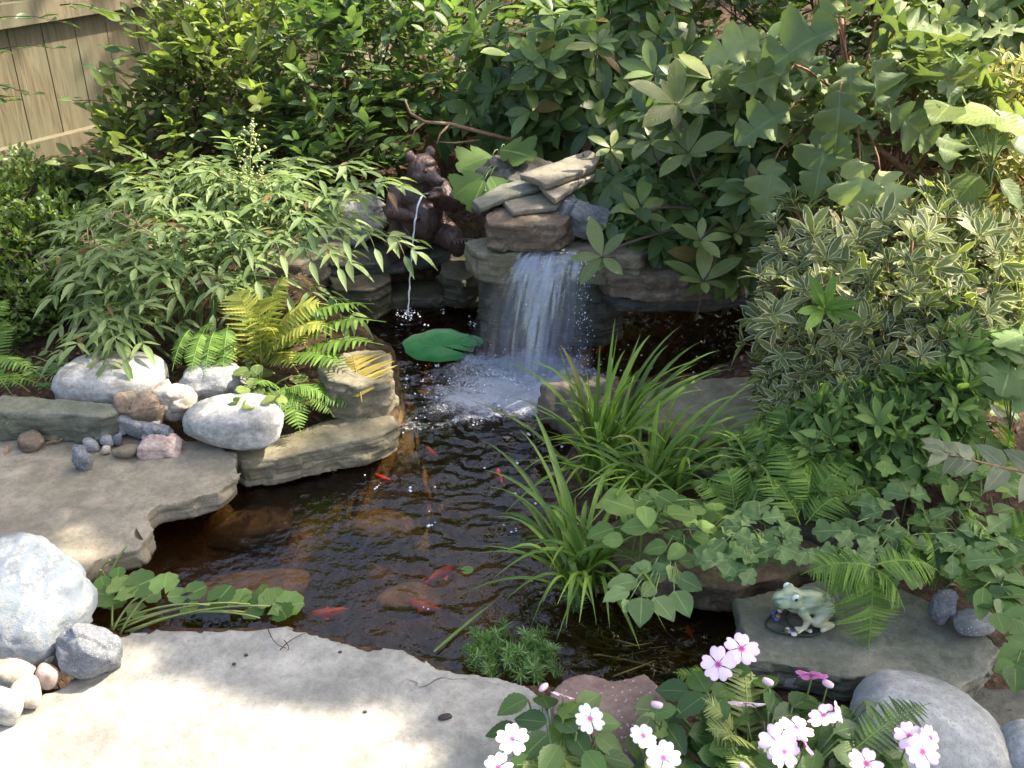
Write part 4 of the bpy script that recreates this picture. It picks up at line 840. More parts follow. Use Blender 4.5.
# ------------------------------------------------------------------ ferns
def frond(mb, tb, base, tip, rise, width, n=22, T=pinna, roll=0.0, drop=.15):
    base, tip = np.array(base), np.array(tip); c = (base+tip)/2+np.array([0, 0, rise]); pts = bez(base, c, tip, n+3); tb.tube(pts, .0022, .0007, 4)
    up = np.array([0, 0, 1.]); gap = float(np.sum(np.linalg.norm(np.diff(pts, axis=0), axis=1)))/(n+2)
    for i in range(2, n+2):
        t = i/(n+2); d = nrm(pts[i+1]-pts[i-1]) if i+1 < len(pts) else nrm(pts[i]-pts[i-1]); side = nrm(np.cross(d, up)); nn = np.cross(side, d)
        if roll: side, nn = side*math.cos(roll)+nn*math.sin(roll), nn*math.cos(roll)-side*math.sin(roll)
        wv = width*(math.sin(PI*min(1, .12+t*.98))**.8)*.5+.004
        for sg in (-1, 1):
            mb.leaf(T, pts[i], side*sg+d*.38+nn*-drop+rnd(.05), nn+rnd(.08), wv*random.uniform(.92, 1.05), min(wv*1.25, gap*3.6), random.uniform(.6, 1.5))
def fern(name, label, base, fr, mat, width=.10, rise=.06, n=19, T=pinna, group=None):
    root = empty(name, base, label, 'fern', group)
    for f in fr:
        mb = tb = MB(); frond(mb, tb, f[0], f[1], f[3] if len(f) > 3 else rise, f[2] if len(f) > 2 else width, n, T, random.uniform(-.25, .25)); mb.obj('frond', mat, root)
    return root
u = U
fern('fern', 'lime green fern sweeping toward the lily pad', W(300, 370, 2.75), [(W(270, 350, 2.75), W(386, 322, 2.62), .17), (W(265, 340, 2.75), W(374, 304, 2.7), .16), (W(275, 365, 2.7), W(384, 345, 2.5), .15), (W(285, 360, 2.65), W(350, 372, 2.45), .13), (W(285, 355, 2.8), W(330, 330, 2.7), .10), (W(280, 360, 2.8), W(335, 300, 2.9), .1)], M['fern'], rise=.08)
fern('fern', 'yellow sunlit fern beneath the nandina leaves', W(262, 370, 2.7), [(W(262, 370, 2.6), W(195, 340, 2.6), .13), (W(262, 365, 2.6), W(235, 292, 2.65), .15), (W(262, 360, 2.6), W(328, 305, 2.6), .15), (W(262, 365, 2.6), W(288, 276, 2.65), .15), (W(262, 365, 2.6), W(335, 330, 2.5), .14), (W(262, 365, 2.6), W(262, 300, 2.55), .14), (W(265, 365, 2.7), W(310, 350, 2.5), .11), (W(262, 368, 2.7), W(250, 325, 2.6), .12), (W(262, 370, 2.7), W(300, 375, 2.5), .11), (W(262, 370, 2.7), W(215, 375, 2.5), .10), (W(262, 360, 2.7), W(275, 335, 2.55), .12), (W(262, 360, 2.75), W(330, 335, 2.6), .11)], M['fernyellow'], rise=.12)
fern('fern_frond', 'single broad tan frond draped over the olive upright block', W(370, 405, 2.45), [(W(362, 402, 2.42), W(352, 352, 2.6), .24, .02)], M['ferntan'], n=16, T=pinnaF)
fern('fern', 'small green fern drooping over the curved tan slab', W(290, 400, 2.5), [(u(285, 385, .08), u(302, 438, 0.0), .10, .05), (u(300, 385, .06), u(358, 412, .0), .09, .05), (u(285, 390, .08), u(330, 400, .06), .09, .05), (u(280, 390, .08), u(262, 430, .04), .08, .04), (u(300, 390, .05), u(335, 418, .0), .08, .04), (u(280, 390, .06), u(255, 385, .12), .08, .04)], M['fern'], rise=.05)
fern('fern', 'thin hanging fern fronds behind the large white stone', W(200, 330, 2.7), [(W(215, 330, 2.6), W(205, 378, 2.45), .07), (W(205, 330, 2.6), W(190, 380, 2.45), .07), (W(228, 325, 2.6), W(222, 395, 2.45), .07), (W(215, 325, 2.6), W(190, 345, 2.6), .06), (W(190, 330, 2.6), W(172, 372, 2.5), .06)], M['fern'], rise=.04)
fern('fern', 'little fern at the picture edge by the thick block', W(-10, 390, 2.6), [(W(-20, 370, 2.6), W(12, 395, 2.4), .06), (W(-20, 360, 2.6), W(45, 378, 2.45), .07), (W(-20, 380, 2.6), W(30, 392, 2.4), .06), (W(-10, 380, 2.6), W(8, 318, 2.7), .1), (W(-20, 380, 2.6), W(55, 392, 2.45), .05), (W(-20, 340, 2.6), W(10, 300, 2.7), .09)], M['fern'])
fern('fern', 'large green fern spilling over the frog slab', W(885, 560, 1.85), [(u(872, 572, .16), u(868, 655, .0), .17, .04), (u(875, 568, .17), u(800, 575, .14), .13, .04), (u(875, 565, .17), u(940, 572, .13), .11, .04), (u(875, 570, .16), u(905, 612, .08), .11, .04), (u(870, 568, .17), u(822, 598, .11), .11, .04)], M['fern'], n=24)
fern('fern', 'leafy fern patch between strap grass and blue green leaves', W(810, 500, 2.0), [(u(805, 520, .06), u(775, 440, .14), .12), (u(805, 520, .06), u(815, 430, .12), .13), (u(810, 520, .06), u(860, 450, .12), .12), (u(800, 525, .06), u(755, 475, .1), .11), (u(805, 525, .06), u(850, 500, .08), .11), (u(800, 525, .05), u(760, 510, .04), .1), (u(810, 515, .05), u(800, 470, .15), .12), (u(810, 515, .05), u(835, 475, .14), .12), (u(820, 520, .05), u(885, 490, .08), .1)], M['fern'], rise=.07)
fern('fern', 'grey green fern frond resting on the large rounded boulder', u(860, 745, .1), [(u(852, 752, .10), u(932, 703, .12), .09, .04)], M['ferndark'])
fern('fern', 'pale green fern standing up among the pink impatiens', u(750, 735, .05), [(u(748, 745, .04), u(742, 660, .10), .085, .05), (u(740, 745, .04), u(702, 698, .12), .07, .03), (u(750, 750, .04), u(722, 740, .14), .07, .04), (u(745, 750, .04), u(705, 730, .12), .07, .04), (u(755, 760, .04), u(735, 775, .12), .07, .04)], M['fernpale'], n=16)
fern('fern', 'pale fern fronds fanning under the white impatiens', u(560, 790, .03), [(u(580, 790, .05), u(515, 765, .10), .09, .04), (u(585, 790, .05), u(545, 748, .10), .09, .04), (u(590, 790, .05), u(585, 752, .1), .08, .04), (u(600, 790, .05), u(612, 745, .1), .07, .04), (u(690, 790, .05), u(640, 770, .1), .07, .04), (u(600, 800, .05), u(560, 775, .12), .09, .04)], M['fernpale'], n=18)
fern('fern', 'soft fern tips behind the pink impatiens leaves', u(700, 690, .02), [(u(720, 700, .02), u(672, 672, .08), .07, .03), (u(722, 705, .02), u(690, 668, .10), .07, .03), (u(720, 705, .02), u(665, 700, .08), .07, .03)], M['fern'], n=16)

# ------------------------------------------------------------------ strap leaved grass clumps
def grassclump(label, base, blades, mat=None, wd=.0145, cat='grass clump', extra=0, hgt=.2, spread=.3):
    base = np.array(base, float); root = empty('grass_clump', base, label, cat, 'strap leaved clumps by the pond'); mb = MB()
    for f in blades:
        t = U(f[0], f[1], f[2]); b0 = base+np.array([random.gauss(0, .025), random.gauss(0, .025), 0]); d = t-b0
        c = b0 + d*.42 + np.array([0, 0, abs(f[3] if len(f) > 3 else .16)])
        mb.ribbon(bez(b0, c, t, 11), wd*random.uniform(.75, 1.15), up=(random.gauss(0, .15), random.gauss(0, .15), 1))
    for _ in range(extra):
        th = random.uniform(0, 6.28); L_ = random.uniform(.4, 1)*spread; z = random.uniform(.0, 1)*hgt; b0 = base+np.array([random.gauss(0, .03), random.gauss(0, .03), 0])
        t = b0+np.array([math.cos(th)*L_, math.sin(th)*L_, z-.02]); c = b0+(t-b0)*.35+np.array([0, 0, random.uniform(.08, .2)])
        mb.ribbon(bez(b0, c, t, 10), wd*random.uniform(.5, 1.0), up=(random.gauss(0, .2), random.gauss(0, .2), 1))
    mb.obj('blade', mat or M['grass'], root); return root
grassclump('strap leaved clump nearest the camera beside the ripples', U(583, 588, -.1), [(485, 470, .1), (482, 440, .15), (500, 492, .0), (495, 515, -.05), (546, 455, .2), (620, 555, .02), (597, 562, -.05), (635, 560, .0), (700, 500, .12), (560, 572, -.08), (545, 590, -.1), (575, 575, -.09), (570, 595, -.1), (520, 430, .22), (640, 470, .2), (510, 545, -.08), (660, 520, .08), (530, 405, .25)], extra=52, hgt=.2, spread=.30)
grassclump('tall upright clump of strap leaves in front of the waterfall', U(600, 478, -.08), [(615, 318, .30, .06), (682, 325, .26), (668, 345, .24), (700, 342, .2), (565, 372, .2), (505, 362, .12), (618, 330, .32, .05), (640, 335, .3, .06), (720, 370, .18), (728, 365, .18), (560, 345, .24), (545, 405, .1), (600, 345, .3, .05), (735, 368, .15), (700, 360, .2), (527, 425, .1), (650, 365, .28), (665, 375, .26), (560, 402, .14), (690, 375, .24), (705, 390, .2), (640, 380, .24), (585, 370, .22), (625, 350, .28), (650, 335, .3), (550, 385, .15), (720, 350, .22)], extra=52, hgt=.30, spread=.30, wd=.015)
grassclump('arching clump of strap leaves reaching over the olive tan slab', U(650, 500, -.06), [(760, 415, .12), (745, 455, .08), (735, 480, .05), (820, 425, .12), (830, 455, .06), (700, 440, .16), (790, 440, .1), (800, 410, .12), (770, 490, .04), (690, 470, .14), (610, 440, .15), (780, 470, .05), (720, 500, 0.05), (700, 405, .2), (740, 395, .2), (770, 405, .16), (720, 425, .16), (680, 395, .22), (760, 380, .2), (800, 440, .1), (660, 400, .22), (735, 440, .1)], extra=58, hgt=.18, spread=.34, wd=.0135)
grassclump('sparse grassy clump between the blue grey block and fern patch', U(745, 490, .0), [(795, 455, .1), (780, 430, .12), (725, 440, .12), (700, 470, .06), (765, 440, .14), (830, 470, .08)], extra=50, hgt=.14, spread=.2, wd=.008)

# ------------------------------------------------------------------ broad leaved seedlings and blue green lobed leaves
def leafplant(name, label, cat, base, leaves, T, mat, stem=None, aspect=1.0, z=.1, group=None, nj=.18, dz=-.15):
    """leaves: (px, py, length in px, direction in degrees with 0 = right and 90 = away)"""
    base = np.array(base, float); root = empty(name, base, label, cat, group); mb = MB(); tb = MB()
    for f in leaves:
        px, py, lp, an = f[:4]; zz = f[4] if len(f) > 4 else z
        P = U(px, py, zz); L_ = S(P, lp); a = math.radians(an); d = np.array([math.cos(a), math.sin(a), dz+random.gauss(0, .08)])
        q = P - nrm(d)*L_*.5; mb.leaf(T, q, d, np.array([0, -.25, 1])+rnd(nj), L_, L_*aspect, random.uniform(.5, 1.3))
        tb.tube(bez(base, (base+q)/2+np.array([0, 0, .06]), q, 6), .0022, .0013, 4)
    tb.obj('stem', stem or M['gstem'], root); mb.obj('foliage', mat, root); return root
leafplant('broad_leaf_seedling', 'broad oval leaf seedling drooping over the dark inlet', 'plant', U(668, 560, 0), [(622, 583, 34, 190), (616, 595, 30, 200), (627, 606, 18, 250), (641, 611, 36, 262), (664, 608, 34, 300), (682, 603, 34, 290), (654, 574, 32, 170), (676, 574, 32, 60), (690, 583, 28, 330), (662, 560, 26, 120), (640, 568, 26, 160), (648, 590, 22, 230), (690, 560, 26, 20), (700, 545, 26, 40)], heart, M['bluegreen'], aspect=.95, z=.07)
leafplant('broad_leaf_seedling', 'pale rounded leaf seedling above the drooping seedling', 'plant', U(680, 545, 0), [(645, 527, 30, 120), (690, 520, 28, 60), (708, 527, 26, 20), (672, 535, 24, 130), (655, 548, 26, 180), (704, 538, 26, 340), (628, 528, 24, 160), (676, 552, 24, 220), (660, 518, 20, 90), (600, 532, 30, 190), (612, 540, 24, 170)], heart, M['soft'], aspect=.9, z=.09)
def compound(lst, label, base, mat, z=.12, T=colum, name='bleeding_heart', cat='plant', sz=1.0):
    base = np.array(base, float); root = empty(name, base, label, cat); mb = MB(); tb = MB()
    for f in lst:
        px, py, lp, an = f[:4]; zz = f[4] if len(f) > 4 else z
        P = U(px, py, zz); L_ = S(P, lp)*sz; a = math.radians(an); d = nrm(np.array([math.cos(a), math.sin(a), -.1])); s_ = np.array([-d[1], d[0], 0])
        nrmv = np.array([0, -.3, 1])+rnd(.15)
        for (o, ang_, ll) in ((.25, 0, .75), (.15, 62, .55), (.15, -62, .55)):
            r = math.radians(ang_); dd = d*math.cos(r)+s_*math.sin(r)+rnd(.06); mb.leaf(T, P-d*L_*.5+d*L_*o, dd, nrmv+rnd(.08), L_*ll, L_*ll*1.25, random.uniform(.5, 1.2))
        tb.tube(bez(base, (base+P)/2+np.array([0, 0, .07]), P-d*L_*.25, 6), .002, .0012, 4)
    tb.obj('stem', M['gstem'], root); mb.obj('foliage', mat, root)
compound([(760, 510, 50, 80), (785, 530, 40, 60), (768, 550, 44, 200), (795, 552, 38, 330), (740, 570, 40, 180), (750, 540, 40, 130), (720, 560, 44, 170), (735, 520, 36, 110), (815, 560, 36, 300)], 'lobed blue green leaves behind of the frog ornament', U(765, 560, 0), M['bluegreen'])
compound([(905, 488, 48, 85), (870, 505, 44, 130), (862, 535, 46, 150), (895, 530, 50, 20), (835, 530, 44, 170), (848, 560, 40, 200), (885, 560, 42, 300), (900, 575, 46, 330), (870, 580, 40, 230), (825, 555, 36, 190), (915, 545, 38, 0)], 'lobed blue green leaves arching above the big fern', U(900, 530, .02), M['bluegreen'])
compound([(930, 520, 40, 60), (960, 540, 36, 40), (985, 520, 36, 0), (950, 505, 34, 90), (975, 500, 34, 30), (925, 555, 34, 240), (960, 575, 34, 270), (1010, 540, 36, 0)], 'small lobed leaves on the mulch behind the frog slab', U(960, 540, .04), M['soft'], z=.1)
compound([(1000, 300, 70, 90, .35), (1010, 345, 70, 20, .32), (985, 375, 66, 180, .3), (1020, 390, 60, 300, .28), (1000, 330, 60, 140, .34), (975, 350, 55, 200, .28)], 'big pale lobed leaves below the sunlit yellow green shrub', W(1010, 430, 2.2), M['bluegreen'], T=lobed)
root = empty('arching_leaf_stem', W(1060, 450, 1.9), 'arching stem with paired silvery grey green leaves', 'plant'); mb = MB(); tb = MB(); pts = bez(W(1075, 480, 1.75), W(1000, 470, 1.75), W(945, 452, 1.75), 9); tb.tube(pts, .004, .0018, 5)
for i in range(0, 9, 1):
    if i in (1, 3, 5): continue
    for sg in (-1, 1):
        L_ = .092-.005*i; d = nrm(pts[min(8, i+1)]-pts[max(0, i-1)]); s_ = np.array([-.15, -1.0 if sg < 0 else .75, -.55 if sg < 0 else .35]); mb.leaf(heart, pts[i], d*.9+s_*.9+rnd(.1), np.array([-.2, -.5, 1])+rnd(.15), L_, L_*.68, 1.6)
mb.leaf(heart, pts[-1], (-1, 0, .3), (0, -.4, 1), .05, .03, .8); tb.obj('stem', M['redstem'], root); mb.obj('foliage', M['greyleaf'], root)
compound([(1005, 590, 50, 100), (1015, 620, 50, 330), (990, 600, 44, 170), (1020, 655, 54, 200), (1000, 575, 44, 60), (1015, 675, 40, 250)], 'deep green toothed leaves at the edge beside the oval stone', U(1030, 625, .03), M['impat'], T=impleaf, z=.14)
# low filler plants along the right bank
for k, (px, py, r, n, lab) in enumerate([(770, 465, 50, 40, 'low leafy tuft under the variegated shrub skirt'), (850, 475, 60, 50, 'low leafy tuft between azalea and fern patch'), (930, 455, 55, 40, 'low leafy tuft below the arching silvery stem'), (985, 560, 50, 30, 'low leafy tuft next to the smooth oval stone'), (960, 420, 40, 14, 'sparse leafy sprig over dark twigs')]):
    leafplant('ground_cover_plant', lab, 'plant', U(px, py+15, .03), [(px+random.gauss(0, r*.55), py+random.gauss(0, r*.28), random.uniform(14, 24), random.uniform(0, 360), random.uniform(.05, .12)) for _ in range(n)], colum, M['soft'] if k % 2 else M['small'], aspect=1.1)
leafplant('ground_cover_plant', 'small rounded green leaves beside the drooping fern and white stone', 'plant', U(262, 400, .02), [(250+random.gauss(0, 16), 388+random.gauss(0, 14), random.uniform(14, 20), random.uniform(0, 360), random.uniform(.05, .12)) for _ in range(34)], heart, M['ovalbright'], aspect=.9)
leafplant('ground_cover_plant', 'tiny leaves sprouting behind the thick mossy block', 'plant', U(70, 385, .02), [(60+random.gauss(0, 26), 372+random.gauss(0, 8), random.uniform(9, 14), random.uniform(0, 360), random.uniform(.04, .1)) for _ in range(50)], oval, M['soft'], aspect=1.2)

fern('fern', 'fern fronds filling the shade under the variegated azalea', u(780, 470, .0), [(u(790, 470, .04), u(740, 425, .12), .11), (u(790, 470, .04), u(780, 405, .16), .11), (u(800, 470, .04), u(830, 425, .14), .11), (u(790, 475, .03), u(735, 460, .08), .1), (u(860, 480, .04), u(890, 430, .14), .11), (u(860, 480, .04), u(850, 425, .16), .11), (u(870, 485, .04), u(925, 455, .12), .11), (u(865, 490, .04), u(815, 500, .1), .1), (u(870, 490, .04), u(925, 490, .1), .1)], M['fern'], rise=.08)
fern('fern', 'fern fronds creeping over the brown shaded slab', u(720, 530, .0), [(u(735, 520, .02), u(690, 480, .08), .09), (u(735, 520, .02), u(725, 468, .12), .1), (u(740, 520, .02), u(765, 480, .1), .1), (u(735, 530, .02), u(690, 515, .05), .08), (u(740, 535, .02), u(700, 560, .03), .08)], M['fern'], rise=.06)
fern('fern', 'loose fern fronds over the mulch behind the oval stone', u(960, 590, .03), [(u(930, 585, .04), u(900, 545, .14), .1), (u(935, 585, .04), u(965, 560, .12), .09), (u(935, 590, .04), u(925, 540, .16), .1), (u(1000, 560, .04), u(960, 520, .14), .1), (u(1000, 560, .04), u(1030, 520, .14), .1), (u(1000, 480, .06), u(960, 450, .16), .1), (u(1000, 480, .06), u(1010, 430, .2), .1)], M['fern'], rise=.07)
for k, (px, py, rx_, ry_, n, T_, m_, lab) in enumerate([(900, 460, 60, 16, 60, colum, 'soft', 'dense leafy cover at the foot of the lime azalea shoots'), (975, 470, 40, 28, 70, oval, 'soft', 'dense small oval leaves beneath the arching silvery stem'), (970, 545, 44, 20, 60, colum, 'bluegreen', 'dense lobed leaves hiding the mulch by the oval stone'), (740, 545, 40, 18, 36, colum, 'bluegreen', 'dense lobed leaves at the brown slab edge'), (985, 400, 26, 18, 36, oval, 'ovalbright', 'loose bright leaves under the big pale lobed leaves'), (660, 510, 40, 14, 34, heart, 'soft', 'rounded leaves sheltering under the strap leaf clumps'), (1000, 590, 24, 16, 30, oval, 'soft', 'small oval leaves above the deep green toothed leaves')]):
    leafplant('ground_cover_plant', lab, 'plant', U(px, py+10, .03), [(px+random.gauss(0, rx_*.6), py+random.gauss(0, ry_*.6), random.uniform(24, 42), random.uniform(0, 360), random.uniform(.05, .15)) for _ in range(int(n*.75))], T_, M[m_], aspect=1.0)
# ------------------------------------------------------------------ impatiens
pet = []
def _petal():
    n = 9; V = [(0, 0, 0)]; UV = [(0, 0)]
    for i in range(n):
        a = -1+2*i/(n-1); r = 1.0-.16*math.exp(-(a/.22)**2)-.34*abs(a)**3; th = a*.66
        V.append((math.sin(th)*r, math.cos(th)*r, .10*math.cos(a*2.2)+.02)); UV.append((a, 1))
        V.append((math.sin(th)*r*.42, math.cos(th)*r*.5, .08)); UV.append((a, .5))
    F = []
    for i in range(n-1):
        a, b_ = 1+2*i, 3+2*i; F += [(0, b_+1, a+1), (a+1, b_+1, b_), (a+1, b_, a)]
    return np.array(V, float), np.array(F), np.array(UV, float)
petal = _petal()
def petmat(name, c, ctr, edge):
    m, nt, p, out = newmat(name); L = nt.links; uv = N(nt, 'ShaderNodeUVMap'); sp = N(nt, 'ShaderNodeSeparateXYZ'); L.new(uv.outputs[0], sp.inputs[0])
    col = ramp(nt, sp.outputs[1], [(0, ctr), (.12, ctr), (.3, c), (.8, c), (1, edge)]).outputs[0]; L.new(col, p.inputs['Base Color']); p.inputs['Roughness'].default_value = .5; p.inputs['Subsurface Weight'].default_value = 0
    tr = N(nt, 'ShaderNodeBsdfTranslucent'); L.new(col, tr.inputs[0]); ms = N(nt, 'ShaderNodeMixShader'); ms.inputs[0].default_value = .3; L.new(p.outputs[0], ms.inputs[1]); L.new(tr.outputs[0], ms.inputs[2]); L.new(ms.outputs[0], out.inputs[0]); return m
M['pw'] = petmat('white_petal', (.92, .88, .91), (.65, .12, .38), (.86, .82, .87)); M['pp'] = petmat('pink_petal', (.93, .76, .88), (.60, .05, .32), (.90, .64, .83)); M['pm'] = petmat('magenta_petal', (.72, .22, .55), (.5, .03, .25), (.74, .3, .6)); M['budm'] = plain('flower_bud', (.8, .55, .62), .5)
def impatiens(label, base, R, flowers, buds, nleaf, mat=None, zr=(.04, .13)):
    base = np.array(base, float); root = empty('impatiens', base, label, 'flowering plant'); mb = MB(); tb = MB()
    for (px, py, lp, an, z) in nleaf:
        P = U(px, py, z); L_ = S(P, lp); a = math.radians(an); d = np.array([math.cos(a), math.sin(a), -.18+random.gauss(0, .1)]); q = P-nrm(d)*L_*.5
        mb.leaf(impleaf, q, d, np.array([0, -.3, 1])+rnd(.22), L_, L_*1.0, random.uniform(.5, 1.6)); c = base*.5+q*.5; c[2] = base[2]+.02; tb.tube(bez(base+np.array([random.gauss(0, .02), 0, 0]), c, q, 6), .0035, .0018, 5)
    tb.obj('stem', M['gstem'], root); mb.obj('foliage', M['impat'], root)
    for (px, py, sz, kind, tilt) in flowers:
        z = .15; P = U(px, py, z); r = S(P, sz)/2; fb = MB(); ax = nrm(np.array([tilt[0], tilt[1], tilt[2]])); a = nrm(np.cross(ax, (.2, 1, .1))); b_ = np.cross(ax, a); o = random.random()*6.28
        for k in range(5):
            th = o+2*PI*k/5+random.gauss(0, .05); d = a*math.cos(th)+b_*math.sin(th); fb.leaf(petal, P+ax*random.uniform(0, .0015), d-ax*random.uniform(-.02, .18), ax+d*random.uniform(0, .15), r*random.uniform(.95, 1.12), r*random.uniform(.92, 1.08), 1)
        fl = fb.obj('flower', {'w': M['pw'], 'p': M['pp'], 'm': M['pm']}[kind], root)
        if kind == 'm': fl['label'] = 'folded magenta flower'
        sb = MB(); sb.tube(bez(P-ax*.001, P-np.array([0, 0, .03]), P-np.array([random.gauss(0, .01), -.02, .10]), 5), .0015, .0018, 4); sb.obj('flower_stalk', M['gstem'], root)
    for (px, py) in buds:
        P = U(px, py, .14); V, F = stone_geo(P, (.011, .006, .006), random.random()*3, 3, 1, .01, 2); bo = MB(); bo.add(V, F); bo.obj('bud', M['budm'], root)
        sb = MB(); sb.tube([P, P-np.array([0, -.01, .09])], .0012, .0016, 4); sb.obj('flower_stalk', M['gstem'], root)
LT = [(512, 705, 34, 200, .12), (530, 720, 36, 160, .12), (545, 700, 38, 100, .13), (572, 708, 40, 60, .13), (590, 700, 34, 40, .12), (605, 722, 36, 10, .12), (535, 745, 36, 220, .12), (560, 735, 38, 250, .1), (580, 745, 36, 300, .11), (610, 745, 34, 330, .11), (500, 730, 34, 180, .1), (550, 760, 38, 240, .12), (595, 765, 36, 300, .12), (520, 765, 30, 200, .1), (565, 722, 34, 130, .13), (620, 760, 34, 0, .1)]
impatiens('impatiens plant with pure white flowers over the red sandstone', U(565, 790, 0), .1, [(512, 739, 33, 'w', (-.1, -.5, 1)), (590, 719, 31, 'w', (.1, -.4, 1)), (498, 768, 32, 'w', (-.1, -.3, 1)), (563, 696, 26, 'p', (.3, .6, .6)), (663, 758, 38, 'w', (0, -.4, 1)), (643, 736, 30, 'w', (.3, -.1, 1))], [(543, 687)], LT)
LT = []
for _ in range(115):
    LT.append((random.uniform(640, 905), random.uniform(690, 800), random.uniform(30, 44), random.uniform(0, 360), random.uniform(.03, .10)))
LT = [q for q in LT if q[1] > 700+max(0, (660-q[0])*.8)+max(0, (q[0]-830)*.25)]
LT += [(672, 690, 34, 170, .1), (700, 680, 40, 100, .11), (690, 705, 38, 210, .11), (725, 690, 36, 40, .1), (660, 712, 34, 180, .1), (775, 700, 44, 60, .10), (765, 680, 38, 90, .10), (805, 700, 44, 40, .1), (790, 715, 40, 20, .1), (848, 728, 42, 30, .1), (735, 670, 34, 150, .1)]
impatiens('impatiens plant with pink flowers between red sandstone and rounded boulder', U(770, 790, -.04), .2, [(718, 665, 36, 'p', (-.2, -.5, .9)), (741, 649, 36, 'p', (.1, -.3, 1)), (746, 704, 36, 'p', (.1, .9, .7)), (778, 742, 38, 'p', (-.4, -.6, .8)), (784, 752, 34, 'p', (.3, -.6, .8)), (796, 728, 36, 'p', (.2, .1, 1)), (824, 716, 34, 'p', (-.3, .2, 1)), (812, 676, 32, 'm', (.2, .9, .5)), (838, 712, 24, 'p', (.9, -.2, .5)), (866, 764, 36, 'p', (.1, -.2, 1)), (909, 736, 30, 'p', (-.1, -.6, .9)), (922, 752, 36, 'p', (.2, -.6, .9)), (930, 738, 28, 'p', (.5, -.5, .8)), (805, 745, 26, 'm', (.7, .2, .5))],
          [(657, 705), (768, 682), (828, 684), (744, 768)], LT)

# ------------------------------------------------------------------ water plants
root = empty('pennywort', U(130, 620, WL), 'floating pennywort with long pale stalks along the near flagstone', 'water plant'); mb = MB(); tb = MB()
def _disc():
    n = 22; V = [(0, .42, .0)]; UV = [(0, .5)]
    for i in range(n):
        th = -PI/2+.25+(2*PI-.5)*i/(n-1); r = .5*(1+.07*math.cos(th*9)); V.append((math.cos(th)*r, .5+math.sin(th)*r, .09)); UV.append((math.cos(th), .5+.5*math.sin(th)))
    return np.array(V), np.array([(0, i+1, i+2) for i in range(n-1)]), np.array(UV)
disc = _disc()
for (px, py, lp, an, z) in ((108, 596, 32, 180, -.03), (122, 590, 30, 60, -.02), (142, 585, 30, 30, -.02), (165, 586, 30, 95, .03), (178, 597, 20, 200, -.05), (196, 592, 22, 30, -.04), (222, 597, 28, 60, -.07), (215, 605, 22, 200, -.09), (240, 600, 26, 80, -.1), (252, 608, 28, 20, -.11), (275, 604, 34, 60, -.11), (290, 606, 30, 0, -.11), (262, 595, 22, 100, -.11), (112, 603, 28, 260, -.08), (284, 614, 24, 300, -.11), (103, 584, 18, 120, .02), (118, 574, 16, 100, .04), (150, 596, 22, 250, -.08), (137, 612, 20, 200, -.1), (190, 610, 20, 300, -.1)):
    P = U(px, py, z); L_ = S(P, lp); a = math.radians(an); mb.leaf(disc, P-np.array([math.cos(a), math.sin(a), 0])*L_*.5, (math.cos(a), math.sin(a), 0.08), np.array([random.gauss(0, .3), -.3, 1]), L_, L_, 1)
for (x0, y0, x1, y1, z) in ((112, 628, 250, 604, -.07), (118, 630, 240, 603, -.06), (125, 632, 270, 606, -.08), (110, 626, 210, 605, -.04), (120, 634, 160, 588, -.03), (90, 600, 110, 560, .03), (98, 605, 128, 545, .06), (108, 600, 100, 570, .04), (112, 632, 145, 595, -.06), (130, 632, 245, 612, -.1), (100, 580, 125, 590, -.02), (150, 622, 260, 618, -.1), (112, 630, 112, 600, -.05)):
    a_, b_ = U(x0, y0, -.1), U(x1, y1, z); tb.tube(bez(a_, (a_+b_)/2+np.array([0, .02, .03]), b_, 9), .003, .002, 5)
tb.obj('stalk', plain('pale_stalk', (.30, .38, .12), .45), root); mb.obj('foliage', M['pennywort'], root)
root = empty('dead_leaf', U(133, 560, 0), 'curled dry brown leaf hanging on a pennywort stalk', 'leaf'); mb = MB(); mb.leaf(oval, W(136, 528, 1.86), (.1, 0, -1), (0, -1, .2), .045, .03, 2); mb.obj('blade', stemmat('dry_leaf', (.16, .10, .07), (.26, .17, .11)), root)
def feather(label, pxs, r):
    base = U(*pxs[0][:2], WL); root = empty('feathery_water_plant', base, label, 'water plant'); mb = MB(); tb = MB()
    for (px, py) in pxs:
        P = U(px, py, WL+.012); n = 9; ax = nrm(np.array([random.gauss(0, .5), random.gauss(0, .5), .5])); L_ = r
        p_ = bez(P-np.array([0, 0, .03]), P+np.array([0, 0, .01]), P+ax*L_, 6); tb.tube(p_, .0014, .001, 3)
        for q in p_[1:]:
            whorl(mb, narrow, q, ax, 8, .024, .5, 1.15)
            whorl(mb, narrow, q+ax*.004, ax, 5, .014, .8, .8)
    tb.obj('stem', M['gstem'], root); mb.obj('foliage', M['feather'], root)
feather('feathery pale green water plant against the near flagstone edge', [(random.gauss(497, 14), random.gauss(655, 9)) for _ in range(26)]+[(random.gauss(530, 12), random.gauss(668, 8)) for _ in range(14)]+[(random.gauss(475, 6), random.gauss(660, 7)) for _ in range(6)], .03)
feather('little feathery sprig in the ripples under the strap leaves', [(random.gauss(577, 6), random.gauss(602, 7)) for _ in range(6)]+[(random.gauss(535, 5), random.gauss(640, 6)) for _ in range(4)]+[(random.gauss(548, 7), random.gauss(660, 6)) for _ in range(5)], .025)
mb = MB()
for _ in range(120):
    px, py = random.gauss(625, 50), random.gauss(655, 26); a_ = U(px, py, WL+random.uniform(-.07, .006)); L_ = random.uniform(.04, .16); th = random.uniform(0, 6.28)
    b_ = a_+np.array([math.cos(th)*L_, math.sin(th)*L_*.6, random.uniform(-.03, .012)]); mb.tube(bez(a_, (a_+b_)/2+rnd(.02)*np.array([1, 1, .3]), b_, 8), random.uniform(.001, .0026), .0008, 4)
